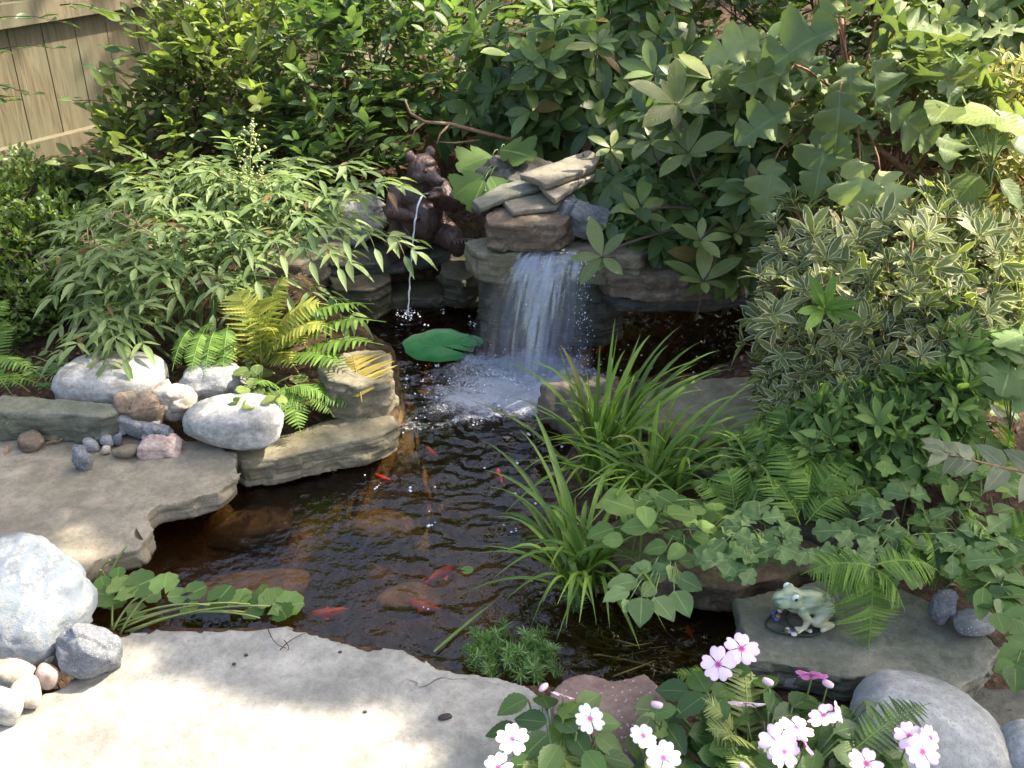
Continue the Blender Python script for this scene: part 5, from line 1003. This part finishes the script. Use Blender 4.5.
o = mb.obj('water_weed', M['waterweed']); tag(o, 'tangled olive water weed in the corner by the red sandstone', 'water weed', kind='stuff')
# loose blades on the water and a green leaf
root = empty('floating_leaf', U(466, 569, WL), 'bright green leaf floating near the pink fish', 'leaf'); mb = MB(); mb.leaf(disc, U(461, 571, WL+.006), (1, .2, 0), (0, 0, 1), .03, .03, .3); mb.obj('blade', M['pennywort'], root)
root = empty('duckweed_leaf', U(540, 552, WL), 'crinkled pale leaf floating beside the strap leaves', 'leaf'); mb = MB()
for k in range(5): mb.leaf(disc, U(538+k*2, 552+random.uniform(-3, 3), WL+.008), rnd(), (0, 0, 1), .025, .025, .6)
mb.obj('blade', M['pennywort'], root)
root = empty('reed_blade', U(455, 625, WL), 'thin drowned reed blade slanting in the ripples', 'reed'); mb = MB(); mb.ribbon(bez(U(434, 652, WL+.004), U(462, 628, WL+.01), U(496, 600, WL+.012), 8), .008); mb.obj('blade', M['grass'], root)
# lily pad
n = 60; V = [(0, 0, .006)]; UV = [(0, 0)]
LP0 = U(440, 348, WL); rx = S(LP0, 37)
notch = math.radians(-28)
for ring, rr in ((1, .5), (2, .97), (3, 1.0)):
    for i in range(n):
        th = notch+.10+(2*PI-.20)*i/(n-1); r = rr*(1+.03*math.sin(th*5)+.02*math.sin(th*11)); V.append((math.cos(th)*r*rx, math.sin(th)*r*rx*.95, .004+.0012*math.sin(th*5)*rr+(.003 if ring == 3 else 0))); UV.append((math.cos(th)*rr, math.sin(th)*rr))
F = [(0, 1+i, 2+i) for i in range(n-1)]
for k in (0, 1):
    for i in range(n-1): a = 1+k*n+i; F += [(a, a+n, a+n+1), (a, a+n+1, a+1)]
m, nt, p, out = newmat('lily_pad'); L = nt.links; uv = N(nt, 'ShaderNodeUVMap'); sp = N(nt, 'ShaderNodeSeparateXYZ'); L.new(uv.outputs[0], sp.inputs[0])
ang = mth(nt, 'ARCTAN2', sp.outputs[1], sp.outputs[0]); ve = mth(nt, 'POWER', mth(nt, 'ABSOLUTE', mth(nt, 'SINE', mth(nt, 'MULTIPLY', ang, 6))), 14)
ve = mth(nt, 'SUBTRACT', 1, mth(nt, 'MINIMUM', mth(nt, 'MULTIPLY', mth(nt, 'ABSOLUTE', mth(nt, 'SINE', mth(nt, 'MULTIPLY', ang, 5))), 5), 1)); ln = N(nt, 'ShaderNodeVectorMath', operation='LENGTH'); L.new(uv.outputs[0], ln.inputs[0])
ve = mth(nt, 'MULTIPLY', ve, ramp(nt, ln.outputs['Value'], [(0, (1, 1, 1)), (.7, (0, 0, 0))]).outputs[0])
tc = N(nt, 'ShaderNodeTexCoord'); nz_ = N(nt, 'ShaderNodeTexNoise'); L.new(tc.outputs['Object'], nz_.inputs[0]); nz_.inputs['Scale'].default_value = 14; nz_.inputs['Detail'].default_value = 5
c_ = ramp(nt, nz_.outputs[0], [(.35, (.035, .19, .06)), (.60, (.07, .27, .09)), (.70, (.13, .15, .06))]).outputs[0]; c_ = mixc(nt, mth(nt, 'MULTIPLY', ve, .9), c_, (.36, .55, .3)); c_ = mixc(nt, mth(nt, 'GREATER_THAN', ln.outputs['Value'], .985), c_, (.1, .11, .05))
L.new(c_, p.inputs['Base Color']); p.inputs['Roughness'].default_value = .35
o = mk('lily_pad', np.array(V)+LP0+np.array([0, 0, .004]), F, m, UV=UV, origin=LP0); tag(o, 'round green lily pad with a notch floating before the falls', 'lily pad')
V2 = np.array(V)*np.array([.35, .35, 1]); o = mk('lily_pad', V2+U(472, 343, WL+.003), F, m, UV=UV); tag(o, 'small half sunk lily pad touching the round one', 'lily pad')

# ------------------------------------------------------------------ waterfall
m, nt, p, out = newmat('falling_water'); L = nt.links; uv = N(nt, 'ShaderNodeUVMap'); mp_ = N(nt, 'ShaderNodeMapping'); mp_.inputs['Scale'].default_value = (11, .9, 1); L.new(uv.outputs[0], mp_.inputs[0])
n1 = N(nt, 'ShaderNodeTexNoise'); L.new(mp_.outputs[0], n1.inputs[0]); n1.inputs['Scale'].default_value = 1; n1.inputs['Detail'].default_value = 4; n1.inputs['Roughness'].default_value = .5; n1.inputs['Distortion'].default_value = .4
mp2 = N(nt, 'ShaderNodeMapping'); mp2.inputs['Scale'].default_value = (6, .8, 1); L.new(uv.outputs[0], mp2.inputs[0]); n2 = N(nt, 'ShaderNodeTexNoise'); L.new(mp2.outputs[0], n2.inputs[0]); n2.inputs['Scale'].default_value = 1; n2.inputs['Detail'].default_value = 3
dn = mth(nt, 'ADD', mth(nt, 'MULTIPLY', n1.outputs[0], .6), mth(nt, 'MULTIPLY', n2.outputs[0], .5))
al = ramp(nt, dn, [(.43, (.02, .02, .02)), (.58, (.13, .13, .13)), (.77, (.58, .58, .58))]).outputs[0]
tr = N(nt, 'ShaderNodeBsdfTransparent'); tr.inputs[0].default_value = (.90, .93, .97, 1); gl = N(nt, 'ShaderNodeBsdfGlossy'); gl.inputs['Roughness'].default_value = .12
p.inputs['Base Color'].default_value = (.62, .66, .76, 1); p.inputs['Roughness'].default_value = .25
bp = N(nt, 'ShaderNodeBump'); bp.inputs['Strength'].default_value = .6; bp.inputs['Distance'].default_value = .01; L.new(n1.outputs[0], bp.inputs['Height']); L.new(bp.outputs[0], gl.inputs['Normal']); L.new(bp.outputs[0], p.inputs['Normal'])
sxy = N(nt, 'ShaderNodeSeparateXYZ'); L.new(uv.outputs[0], sxy.inputs[0]); ed = ramp(nt, mth(nt, 'ADD', sxy.outputs[0], mth(nt, 'MULTIPLY', mth(nt, 'SUBTRACT', n2.outputs[0], .5), .25)), [(0, (0, 0, 0)), (.22, (1, 1, 1)), (.84, (1, 1, 1)), (.98, (0, 0, 0))]).outputs[0]
al = mth(nt, 'MULTIPLY', al, ed)
m0 = N(nt, 'ShaderNodeMixShader'); L.new(mth(nt, 'MULTIPLY', ed, .12), m0.inputs[0]); L.new(tr.outputs[0], m0.inputs[1]); L.new(gl.outputs[0], m0.inputs[2])
m1 = N(nt, 'ShaderNodeMixShader'); L.new(al, m1.inputs[0]); L.new(m0.outputs[0], m1.inputs[1]); L.new(p.outputs[0], m1.inputs[2]); L.new(m1.outputs[0], out.inputs[0]); M['fall'] = m
def sheet(tl_, tr_, bl, br, dz=.0, nu=60, nv=40, seed=0, bul=.06):
    V = []; UV = []
    for j in range(nv):
        v = j/(nv-1)
        for i in range(nu):
            u_ = i/(nu-1); top = tl_*(1-u_)+tr_*u_; bot = bl*(1-u_)+br*u_
            h = math.sqrt(v)*.5+v*.5
            P = top*(1-h)+bot*h; P[2] = top[2]-(top[2]-bot[2])*v**1.55 - .004
            P[1] -= bul*math.sin(PI*u_)*h; V.append(P); UV.append((u_, v))
    V = np.array(V); V[:, 1] += .006*fbm(np.stack([np.array(UV)[:, 0]*14+seed, np.array(UV)[:, 1]*2, V[:, 0]*0], 1), 3)
    ii = (np.arange(nv-1)[:, None]*nu+np.arange(nu-1)[None]).ravel(); return V, np.stack([ii, ii+1, ii+1+nu, ii+nu], 1), UV
V, F, UVv = sheet(U(514, 250, .256), U(600, 252, .256), U(462, 362, WL), U(596, 368, WL)); wf = mk('waterfall', V, F, m, UV=UVv); tag(wf, 'fan shaped sheet of white blue water falling off the capstone', 'waterfall', kind='structure')
V, F, UVv = sheet(U(528, 246, .262), U(585, 248, .262), U(488, 366, WL), U(568, 372, WL), seed=4, bul=.10); mk('inner_sheet', V, F, m, parent=wf, UV=UVv)
V, F, UVv = sheet(U(601, 257, .2), U(608, 258, .2), U(604, 340, WL), U(612, 342, WL), nu=10, seed=6, bul=.0); o = mk('trickle', V, F, m, UV=UVv); tag(o, 'thin trickle dropping into the hollow beside the main fall', 'water trickle')
# lit broken edge of the fall
m, nt, p, out = newmat('water_drop'); p.inputs['Base Color'].default_value = (.85, .9, 1, 1); p.inputs['Roughness'].default_value = .08; p.inputs['Specular IOR Level'].default_value = 1; p.inputs['Alpha'].default_value = .6; M['drop'] = m
mb = MB()
def drop(P, r, st_=1.0): V, F = ICO[1]; mb.add(V*np.array([r, r, r*st_])+P, F)
tl_, tr_, bl, br = U(512, 250, .256), U(597, 252, .256), U(484, 362, WL), U(590, 368, WL)
for _ in range(170):
    v = random.random()**.8; u_ = min(1.0, random.gauss(.88, .05)) if random.random() < .9 else random.random()
    h = math.sqrt(v)*.5+v*.5; top = tl_*(1-u_)+tr_*u_; bot = bl*(1-u_)+br*u_; P = top*(1-h)+bot*h; P[2] = top[2]-(top[2]-bot[2])*v**1.55; P[1] -= .06*math.sin(PI*min(1, u_))*h+random.uniform(.005, .03)
    drop(P+rnd(.004), random.uniform(.0006, .002), random.uniform(1, 2.5))
o = mb.obj('water_drops', M['drop']); tag(o, 'sparkling drops flying off the falling sheet', 'water drops', kind='stuff')
mb = MB()
for _ in range(700):
    a_ = random.random()*6.28; r = abs(random.gauss(0, 1)); P = FALL+np.array([math.cos(a_)*r*.26-.08, math.sin(a_)*r*.16-.12, 0]); 
    if sdist([P[0]], [P[1]])[0] > -.01: continue
    drop(P+np.array([0, 0, .004]), random.uniform(.0008, .0036)*(1.6 if random.random() < .05 else 1), .8)
for _ in range(170):
    P = np.array([random.uniform(-.95, .35), 3.35-1.6*random.random()**1.7, WL+.003])
    if random.random() > .25+.75*sstep(-.7, .1, P[0]): continue
    if sdist([P[0]], [P[1]])[0] > -.03: continue
    for k in range(random.choice([1, 1, 1, 2, 4])): drop(P+np.array([random.gauss(0, .008), random.gauss(0, .008), 0]), random.uniform(.0018, .0048), .7)
for _ in range(60): drop(JET+np.array([random.gauss(0, .02), random.gauss(0, .015), random.uniform(0, .02)]), random.uniform(.0012, .003))
o = mb.obj('bubbles', M['drop']); tag(o, 'scattered bubbles and froth on the dark water', 'bubbles', kind='stuff')
# ------------------------------------------------------------------ fish
def fish(label, px, py, lp, an, col, z=-.17, col2=None):
    P = U(px, py, z); L_ = S(P, lp); rt = math.radians(an); root = empty('goldfish', P, label, 'fish', rz=rt); mb = MB(); n = 14; V = []; F = []
    Mx = np.array([[math.cos(rt), -math.sin(rt), 0], [math.sin(rt), math.cos(rt), 0], [0, 0, 1]])
    for i in range(n):
        t = i/(n-1); r = .13*L_*(math.sin(PI*min(1, t**.75*.97+.03))**.8+.12); x = (.5-t)*L_*.86; y = .05*L_*math.sin(t*4)
        for j in range(10): th = j*2*PI/10; V.append((x, y+math.cos(th)*r*.7, math.sin(th)*r))
    for i in range(n-1):
        for j in range(10): a = i*10+j; b_ = i*10+(j+1) % 10; F += [(a, b_, b_+10), (a, b_+10, a+10)]
    k = len(V); V += [(.44*L_, 0, 0)]; F += [(k, (j+1) % 10, j) for j in range(10)]
    mb.add(np.array(V)@Mx.T+P, F); mb.obj('body', col, root)
    tf = MB(); y1 = .05*L_*math.sin(4); tf.add(np.array([(-.34*L_, y1, 0), (-.55*L_, y1+.05*L_, .10*L_), (-.5*L_, y1+.02*L_, 0), (-.56*L_, y1-.03*L_, -.08*L_), (-.34*L_, y1+.008, .01), (-.34*L_, y1-.008, -.01)])@Mx.T+P, [(0, 1, 2), (0, 2, 3), (4, 2, 1), (5, 3, 2)]); tf.obj('tail_fin', col, root)
    for sg in (-1, 1):
        pf = MB(); pf.add(np.array([(.2*L_, sg*.08*L_, -.02*L_), (.05*L_, sg*.24*L_, -.03*L_), (.0, sg*.12*L_, -.03*L_)])@Mx.T+P, [(0, 1, 2)]); pf.obj('side_fin', col, root)
orange = plain('orange_scales', (.75, .13, .02), .4); red = plain('red_scales', (.65, .05, .02), .4); pinkf = plain('pink_scales', (.75, .12, .12), .4); gold = plain('gold_scales', (.8, .33, .03), .4)
fish('dull red goldfish beneath the foam nearest the curved slab', 432, 452, 26, 120, red)
fish('small orange red goldfish over the pond middle', 383, 478, 26, 150, red)
fish('pink and red goldfish swimming under the ripples near the floating leaf', 440, 575, 40, 35, pinkf, z=-.15)
fish('deep goldfish turning below the bubbles at the strap leaves', 500, 476, 28, 100, red, z=-.2)
fish('golden goldfish against the tip of the curved slab', 378, 444, 16, 60, gold, z=-.15)
fish('small orange goldfish in the dark inlet under the seedling leaves', 690, 632, 22, 95, orange, z=-.16)
fish('large rust goldfish deep under the near ripples', 425, 606, 44, 160, orange, z=-.24)
fish('orange goldfish hidden deepest by the near flagstone', 330, 612, 44, 190, orange, z=-.27)

# ------------------------------------------------------------------ bear and frog ornaments: blobs fused into one body
def fuse(items, vox, smooth=6, M4=None):
    """items: ('e', centre, radii) ellipsoids or ('c', a, b, ra, rb) tapered limbs"""
    Vs = []; Fs = []; n = 0
    for it in items:
        if it[0] == 'e':
            V, F = ICO[3]; V = V*np.array(it[2]); 
            if len(it) > 3:
                rx_, ry_, rz_ = it[3]; from mathutils import Euler; V = V@np.array(Euler((rx_, ry_, rz_)).to_matrix()).T
            V = V+np.array(it[1]); Vs.append(V); Fs.append(F+n); n += len(V)
        else:
            a, b_ = np.array(it[1]), np.array(it[2]); V0, F = ICO[2]
            for t in np.linspace(0, 1, max(3, int(np.linalg.norm(b_-a)/(min(it[3], it[4])*.35)))):
                V = V0*(it[3]*(1-t)+it[4]*t)+a+(b_-a)*t; Vs.append(V); Fs.append(F+n); n += len(V)
    me = rawmesh('tmp', np.concatenate(Vs), np.concatenate(Fs)); ob = bpy.data.objects.new('tmp', me); COL.objects.link(ob)
    md = ob.modifiers.new('r', 'REMESH'); md.mode = 'VOXEL'; md.voxel_size = vox; m2 = ob.modifiers.new('s', 'SMOOTH'); m2.factor = .5; m2.iterations = smooth
    ev = ob.evaluated_get(bpy.context.evaluated_depsgraph_get()); em = ev.to_mesh(); V = np.zeros(len(em.vertices)*3); em.vertices.foreach_get('co', V); V = V.reshape(-1, 3); Nn = np.zeros(V.size); em.vertices.foreach_get('normal', Nn); Nn = Nn.reshape(-1, 3)
    em.calc_loop_triangles(); F = np.zeros(len(em.loop_triangles)*3, np.int32); em.loop_triangles.foreach_get('vertices', F); ev.to_mesh_clear(); bpy.data.objects.remove(ob)
    return V, Nn, F.reshape(-1, 3)
def place(V, origin, rz, s): c, s_ = math.cos(rz), math.sin(rz); return (np.asarray(V)*s)@np.array([[c, s_, 0], [-s_, c, 0], [0, 0, 1]])+origin
bearm, nt, p, out = newmat('bronzed_resin'); L = nt.links; tc = N(nt, 'ShaderNodeTexCoord'); mpn = N(nt, 'ShaderNodeMapping'); mpn.inputs['Scale'].default_value = (1, 1, .28); L.new(tc.outputs['Object'], mpn.inputs[0]); nz_ = N(nt, 'ShaderNodeTexNoise'); L.new(mpn.outputs[0], nz_.inputs[0]); nz_.inputs['Scale'].default_value = 150; nz_.inputs['Detail'].default_value = 4
nb_ = N(nt, 'ShaderNodeTexNoise'); L.new(tc.outputs['Object'], nb_.inputs[0]); nb_.inputs['Scale'].default_value = 16; nb_.inputs['Detail'].default_value = 5
c_ = ramp(nt, nb_.outputs[0], [(.35, (.050, .028, .024)), (.55, (.095, .055, .048)), (.75, (.15, .095, .085))]).outputs[0]; c_ = mixc(nt, mth(nt, 'MULTIPLY', ramp(nt, nz_.outputs[0], [(.35, (1, 1, 1)), (.6, (0, 0, 0))]).outputs[0], .5), c_, (.03, .017, .014)); L.new(c_, p.inputs['Base Color']); p.inputs['Roughness'].default_value = .42
b = N(nt, 'ShaderNodeBump'); b.inputs['Strength'].default_value = .8; b.inputs['Distance'].default_value = .004; L.new(nz_.outputs[0], b.inputs['Height']); L.new(b.outputs[0], p.inputs['Normal'])
# local frame: faces -y, unit = metres, height about .37; head turned toward +x
BO = W(415, 243, 3.5); BO[2] = .035; BO = np.array([W(422, 240, 3.52)[0], 3.52, .035]); BR = .22; BS = 1.04
hy = .50; HS = .84; hc = np.array([.010, -.016, .290]); hf = np.array([math.sin(hy), -math.cos(hy), -.10])
hs = np.array([math.cos(hy), math.sin(hy), 0])
items = [('e', (0, .02, .105), (.092, .082, .105)), ('e', (0, .01, .185), (.078, .064, .065)), ('e', (0, -.03, .11), (.07, .06, .075)), ('c', (0, .005, .2), (.006, -.008, .265), .058, .047)]
def he(f, s_, u_, r, *rot): return ('e', hc+(hf*f+hs*s_+np.array([0, 0, u_]))*HS, tuple(x*HS for x in r), *rot)
items += [he(0, 0, 0, (.060, .060, .056)), he(.03, 0, -.012, (.048, .048, .040)), ('c', hc+(hf*.045+np.array([0, 0, -.014]))*HS, hc+(hf*.102+np.array([0, 0, -.020]))*HS, .034*HS, .021*HS), he(.082, 0, -.038, (.021, .021, .011)),
          he(.02, -.037, -.022, (.03, .03, .03)), he(.02, .037, -.022, (.03, .03, .03)), he(.03, 0, .032, (.036, .03, .018))]
for sg in (-1, 1):
    hand = (.030, -.108, .222) if sg > 0 else (-.040, -.092, .150)
    elb = (.094, -.062, .165) if sg > 0 else (-.100, -.03, .150)
    items += [he(-.012, sg*.050, .052, (.024, .012, .024), (0, 0, hy)),
              ('c', (sg*.070, .0, .215), elb, .034, .028), ('c', elb, hand, .028, .021), ('e', hand, (.025, .022, .020)),
              ('c', (sg*.060, .0, .062), (sg*.098, -.075, .052), .056, .040), ('c', (sg*.098, -.075, .050), (sg*.105, -.105, .028), .036, .026), ('e', (sg*.108, -.118, .040), (.030, .020, .040), (.25, 0, sg*.2))]
    for k in range(4): items.append(('c', (sg*.108+(k-1.5)*.013, -.122, .060), (sg*.108+(k-1.5)*.014, -.136, .070), .009, .0065))
    for k in range(3): items.append(('c', hand, (hand[0]+(k-1)*.011-.006*sg, hand[1]-.020, hand[2]+.004), .010, .007))
V, Nn, F = fuse(items, .0042, 3)
st_ = fbm(np.stack([V[:, 0]*70, V[:, 1]*70, V[:, 2]*22], 1), 3); V = V+Nn*(st_*.0017)[:, None]; V[:, 2] = np.maximum(V[:, 2], 0)
root = empty('bear_statue', BO, 'dark bronze coloured bear cub statue spouting water on the ledge', 'statue')
mk('body', place(V, BO, BR, BS), F, bearm, parent=root)
eyem = plain('bear_eye', (.10, .025, .015), .3, spec=.4); pup = plain('black_gloss', (.006, .006, .006), .1, spec=.8)
def ball(name, c, r, mat, parent, O, R_, s_, sub=3): V, F = ICO[sub]; return mk(name, place(V*np.array(r)+np.array(c), O, R_, s_), F, mat, parent=parent)
for sg in (-1, 1):
    ec = hc+(hf*.062+hs*sg*.027+np.array([0, 0, .012]))*HS; e = ball('eye', ec-hf*.006, (.0085,)*3, eyem, root, BO, BR, BS); ball('pupil', ec+hf*.0005, (.004,)*3, pup, e, BO, BR, BS, 2)
    er = hc+(hs*sg*.050+np.array([0, 0, .052]))*HS; ball('inner_ear', er, (.012, .006, .013), plain('inner_ear', (.16, .09, .08), .6), root, BO, BR, BS)
    for k in range(4):
        x_ = sg*.108+(k-1.5)*.012; mbx = MB(); mbx.tube(place(np.array([(x_, -.140, .068), (x_, -.147, .070), (x_, -.151, .063)]), BO, BR, BS), .0045, .0015, 6); mbx.obj('claw', plain('claw', (.20, .13, .11), .4), root)
ball('nose', hc+(hf*.118+np.array([0, 0, -.010]))*HS, (.013, .010, .009), plain('nose', (.13, .09, .085), .25), root, BO, BR, BS)
ball('lower_lip', hc+(hf*.096+np.array([0, 0, -.044]))*HS, (.012, .012, .004), plain('lip', (.42, .33, .27), .4), root, BO, BR, BS)
mbx = MB(); mbx.tube(place(np.array([(.03, -.100, .218), (.012, -.118, .234), (-.008, -.134, .238)]), BO, BR, BS), .008, .006, 8); mbx.obj('spout', plain('spout', (.08, .08, .07), .3, metal=.6), root)
# jet from the bear
mb = MB(); a_ = place(np.array([(-.010, -.136, .238)]), BO, BR, BS)[0]; b_ = JET; k = 26; p_ = []
for i in range(k):
    t = i/(k-1); q = a_+(b_-a_)*min(1, t*1.0); q = a_*1.0; q = np.array([a_[0]+(b_[0]-a_[0])*t**.55, a_[1]+(b_[1]-a_[1])*t**.55, a_[2]+.004*math.sin(t*3)-(a_[2]-b_[2])*t**1.0]); q[0] += .0015*math.sin(i*2.1); p_.append(q)
mb.tube(p_, [.0045+.0016*math.sin(i*1.7) for i in range(k)], None, 6) if False else mb.tube(np.array(p_), np.array([.0032+.0009*math.sin(i*1.7)-.001*i/k for i in range(k)]), .003, 6)
o = mb.obj('water_jet', M['drop']); tag(o, 'thin curved jet of water from the bear to the pond', 'water jet')

# frog
FO = U(800, 622, .003); FR = 0.0; FS = 1.0
frm, nt, p, out = newmat('painted_frog'); L = nt.links; tc = N(nt, 'ShaderNodeTexCoord'); mpn = N(nt, 'ShaderNodeMapping'); mpn.inputs['Scale'].default_value = (2, 16, 16); L.new(tc.outputs['Object'], mpn.inputs[0]); nz_ = N(nt, 'ShaderNodeTexNoise'); L.new(mpn.outputs[0], nz_.inputs[0]); nz_.inputs['Scale'].default_value = 4; nz_.inputs['Detail'].default_value = 4
sp = N(nt, 'ShaderNodeSeparateXYZ'); L.new(tc.outputs['Object'], sp.inputs[0])
gcol = ramp(nt, nz_.outputs[0], [(.40, (.09, .16, .11)), (.48, (.22, .29, .18)), (.56, (.36, .40, .25))]).outputs[0]; c_ = mixc(nt, ramp(nt, mth(nt, 'ADD', mth(nt, 'MULTIPLY', sp.outputs[2], 9), mth(nt, 'MULTIPLY', nz_.outputs[0], .4)), [(.35, (1, 1, 1)), (.75, (0, 0, 0))]).outputs[0], gcol, (.52, .50, .33)); L.new(c_, p.inputs['Base Color']); p.inputs['Roughness'].default_value = .3
items = [('e', (.012, 0, .048), (.050, .032, .030), (0, .22, 0)), ('e', (-.030, 0, .064), (.032, .028, .023), (0, .1, 0)), ('e', (-.054, 0, .064), (.021, .024, .016)), ('e', (.045, 0, .038), (.028, .028, .024)),
         ('e', (-.020, 0, .045), (.024, .022, .018))]
for sg in (-1, 1):
    items += [('e', (-.032, sg*.017, .081), (.011, .010, .010)), ('c', (-.018, sg*.024, .046), (-.004, sg*.034, .026), .011, .009), ('c', (-.004, sg*.034, .026), (-.012, sg*.038, .008), .009, .006), ('c', (.045, sg*.026, .036), (.012, sg*.042, .022), .018, .011), ('c', (.012, sg*.042, .020), (.050, sg*.045, .008), .010, .007), ('c', (.050, sg*.046, .007), (.024, sg*.052, .004), .006, .005)]
    for k in (-1, 0, 1): items.append(('c', (-.012, sg*.038, .007), (-.030, sg*.038+k*.008, .005), .0042, .003))
V, Nn, F = fuse(items, .0022, 3)
root = empty('frog_ornament', FO, 'small painted green and cream frog ornament on a pebbled wire base', 'ornament')
def fp(V): V = np.asarray(V, float)+np.array([0, 0, .012]); return place(V, FO, .25, .92)
mk('body', fp(V), F, frm, parent=root)
def fball(name, c, r, mat, par=None, sub=3): V, F = ICO[sub]; return mk(name, fp(V*np.array(r)+np.array(c)), F, mat, parent=par or root)
wh = plain('eye_white', (.75, .77, .68), .2); 
for sg in (-1, 1): e = fball('eye', (-.035, sg*.0205, .083), (.0085, .006, .0085), wh); fball('pupil', (-.036, sg*.0245, .0825), (.0045, .003, .0045), pup, e, 2)
mbx = MB(); th = np.linspace(0, 2*PI, 40); mbx.tube(fp(np.stack([np.cos(th)*.070+.012*np.cos(3*th), np.sin(th)*.050, th*0-.006], 1)), .0028, .0028, 6); mbx.tube(fp(np.stack([np.cos(th)*.045+.012, np.sin(th)*.036, th*0-.004], 1)), .002, .002, 6); mbx.obj('wire_base', plain('dark_wire', (.03, .06, .045), .4, metal=.5), root)
for k in range(40):
    a = random.random()*6.28; q = (math.cos(a)*.057+random.gauss(0, .006), math.sin(a)*.043+random.gauss(0, .005), -.004); fball('gem', q, (.006, .006, .004), [plain('gem_amber', (.40, .25, .12), .2), plain('gem_white', (.65, .6, .5), .2), plain('gem_blue', (.06, .13, .45), .12), plain('gem_brown', (.13, .07, .05), .3)][k % 4] if k < 4 else GEM[k % 4], sub=2) if k >= 4 else None
    if k == 0: GEM = [plain('gem_amber', (.40, .25, .12), .2), plain('gem_white', (.65, .6, .5), .2), plain('gem_blue', (.06, .13, .45), .12), plain('gem_brown', (.13, .07, .05), .3)]
# ------------------------------------------------------------------ mulch and fallen leaves
mb = MB(); pts = np.stack([RNG.uniform(-2.6, 2.4, 9000), RNG.uniform(1.2, 5.0, 9000)], 1); sdv = sdist(pts[:, 0], pts[:, 1]); zz = gh(pts[:, 0], pts[:, 1])
for (x, y), s_, z in zip(pts, sdv, zz):
    if s_ < .05: continue
    d = rnd(); d[2] *= .3; mb.leaf(tiny if random.random() < .4 else narrow, (x, y, z+.006), d, np.array([0, 0, 1])+rnd(.4), random.uniform(.015, .045), random.uniform(.012, .035), 1.2)
m, nt, p, out = newmat('bark_chip'); geo = N(nt, 'ShaderNodeNewGeometry'); nt.links.new(ramp(nt, geo.outputs['Random Per Island'], [(0, (.04, .024, .016)), (.5, (.10, .06, .038)), (.85, (.19, .12, .075)), (1, (.30, .22, .14))]).outputs[0], p.inputs['Base Color']); p.inputs['Roughness'].default_value = .85
o = mb.obj('mulch', m, origin=np.zeros(3)); tag(o, 'loose bark mulch and dead leaves on the soil', 'mulch', kind='stuff')
mb = MB()
for (px, py) in ((55, 442), (60, 441), (8, 445), (12, 444), (445, 716), (88, 463), (42, 464), (75, 472), (440, 733), (90, 714), (95, 713)): pass
for (px, py, an) in ((58, 442, 20), (8, 445, 5), (60, 441, 60)):
    P = U(px, py, .008); mb.leaf(narrow, P, (math.cos(an), math.sin(an), .05), (0, 0, 1), .04, .04)
o = mb.obj('leaf_litter', stemmat('dry_leaf_bits', (.25, .14, .08), (.35, .2, .12))); tag(o, 'few dry leaf scraps on the grey flagstone', 'leaf litter', kind='stuff')
mb = MB()
for (x0, y0, x1, y1, x2, y2) in ((268, 628, 272, 645, 286, 648), (280, 650, 292, 636, 310, 632), (284, 640, 290, 646, 288, 650)):
    mb.tube(bez(U(x0, y0, .006), U(x1, y1, .012), U(x2, y2, .006), 8), .0012, .0008, 4)
V, F = stone_geo(U(445, 717, .004), (.013, .007, .005), .3, 6, 3, .08, 2); mb.add(V, F)
for (px, py) in ((478, 640), (246, 655), (340, 652), (365, 712), (234, 664)): V, F = stone_geo(U(px, py, .001), (.004, .003, .003), .3, 6, 3, .08, 1); mb.add(V, F) if py > 645 else None
o = mb.obj('twig_litter', stemmat('dark_bits', (.03, .02, .018))); tag(o, 'dark dropping and fine twigs on the sunlit flagstone', 'twig litter', kind='stuff')
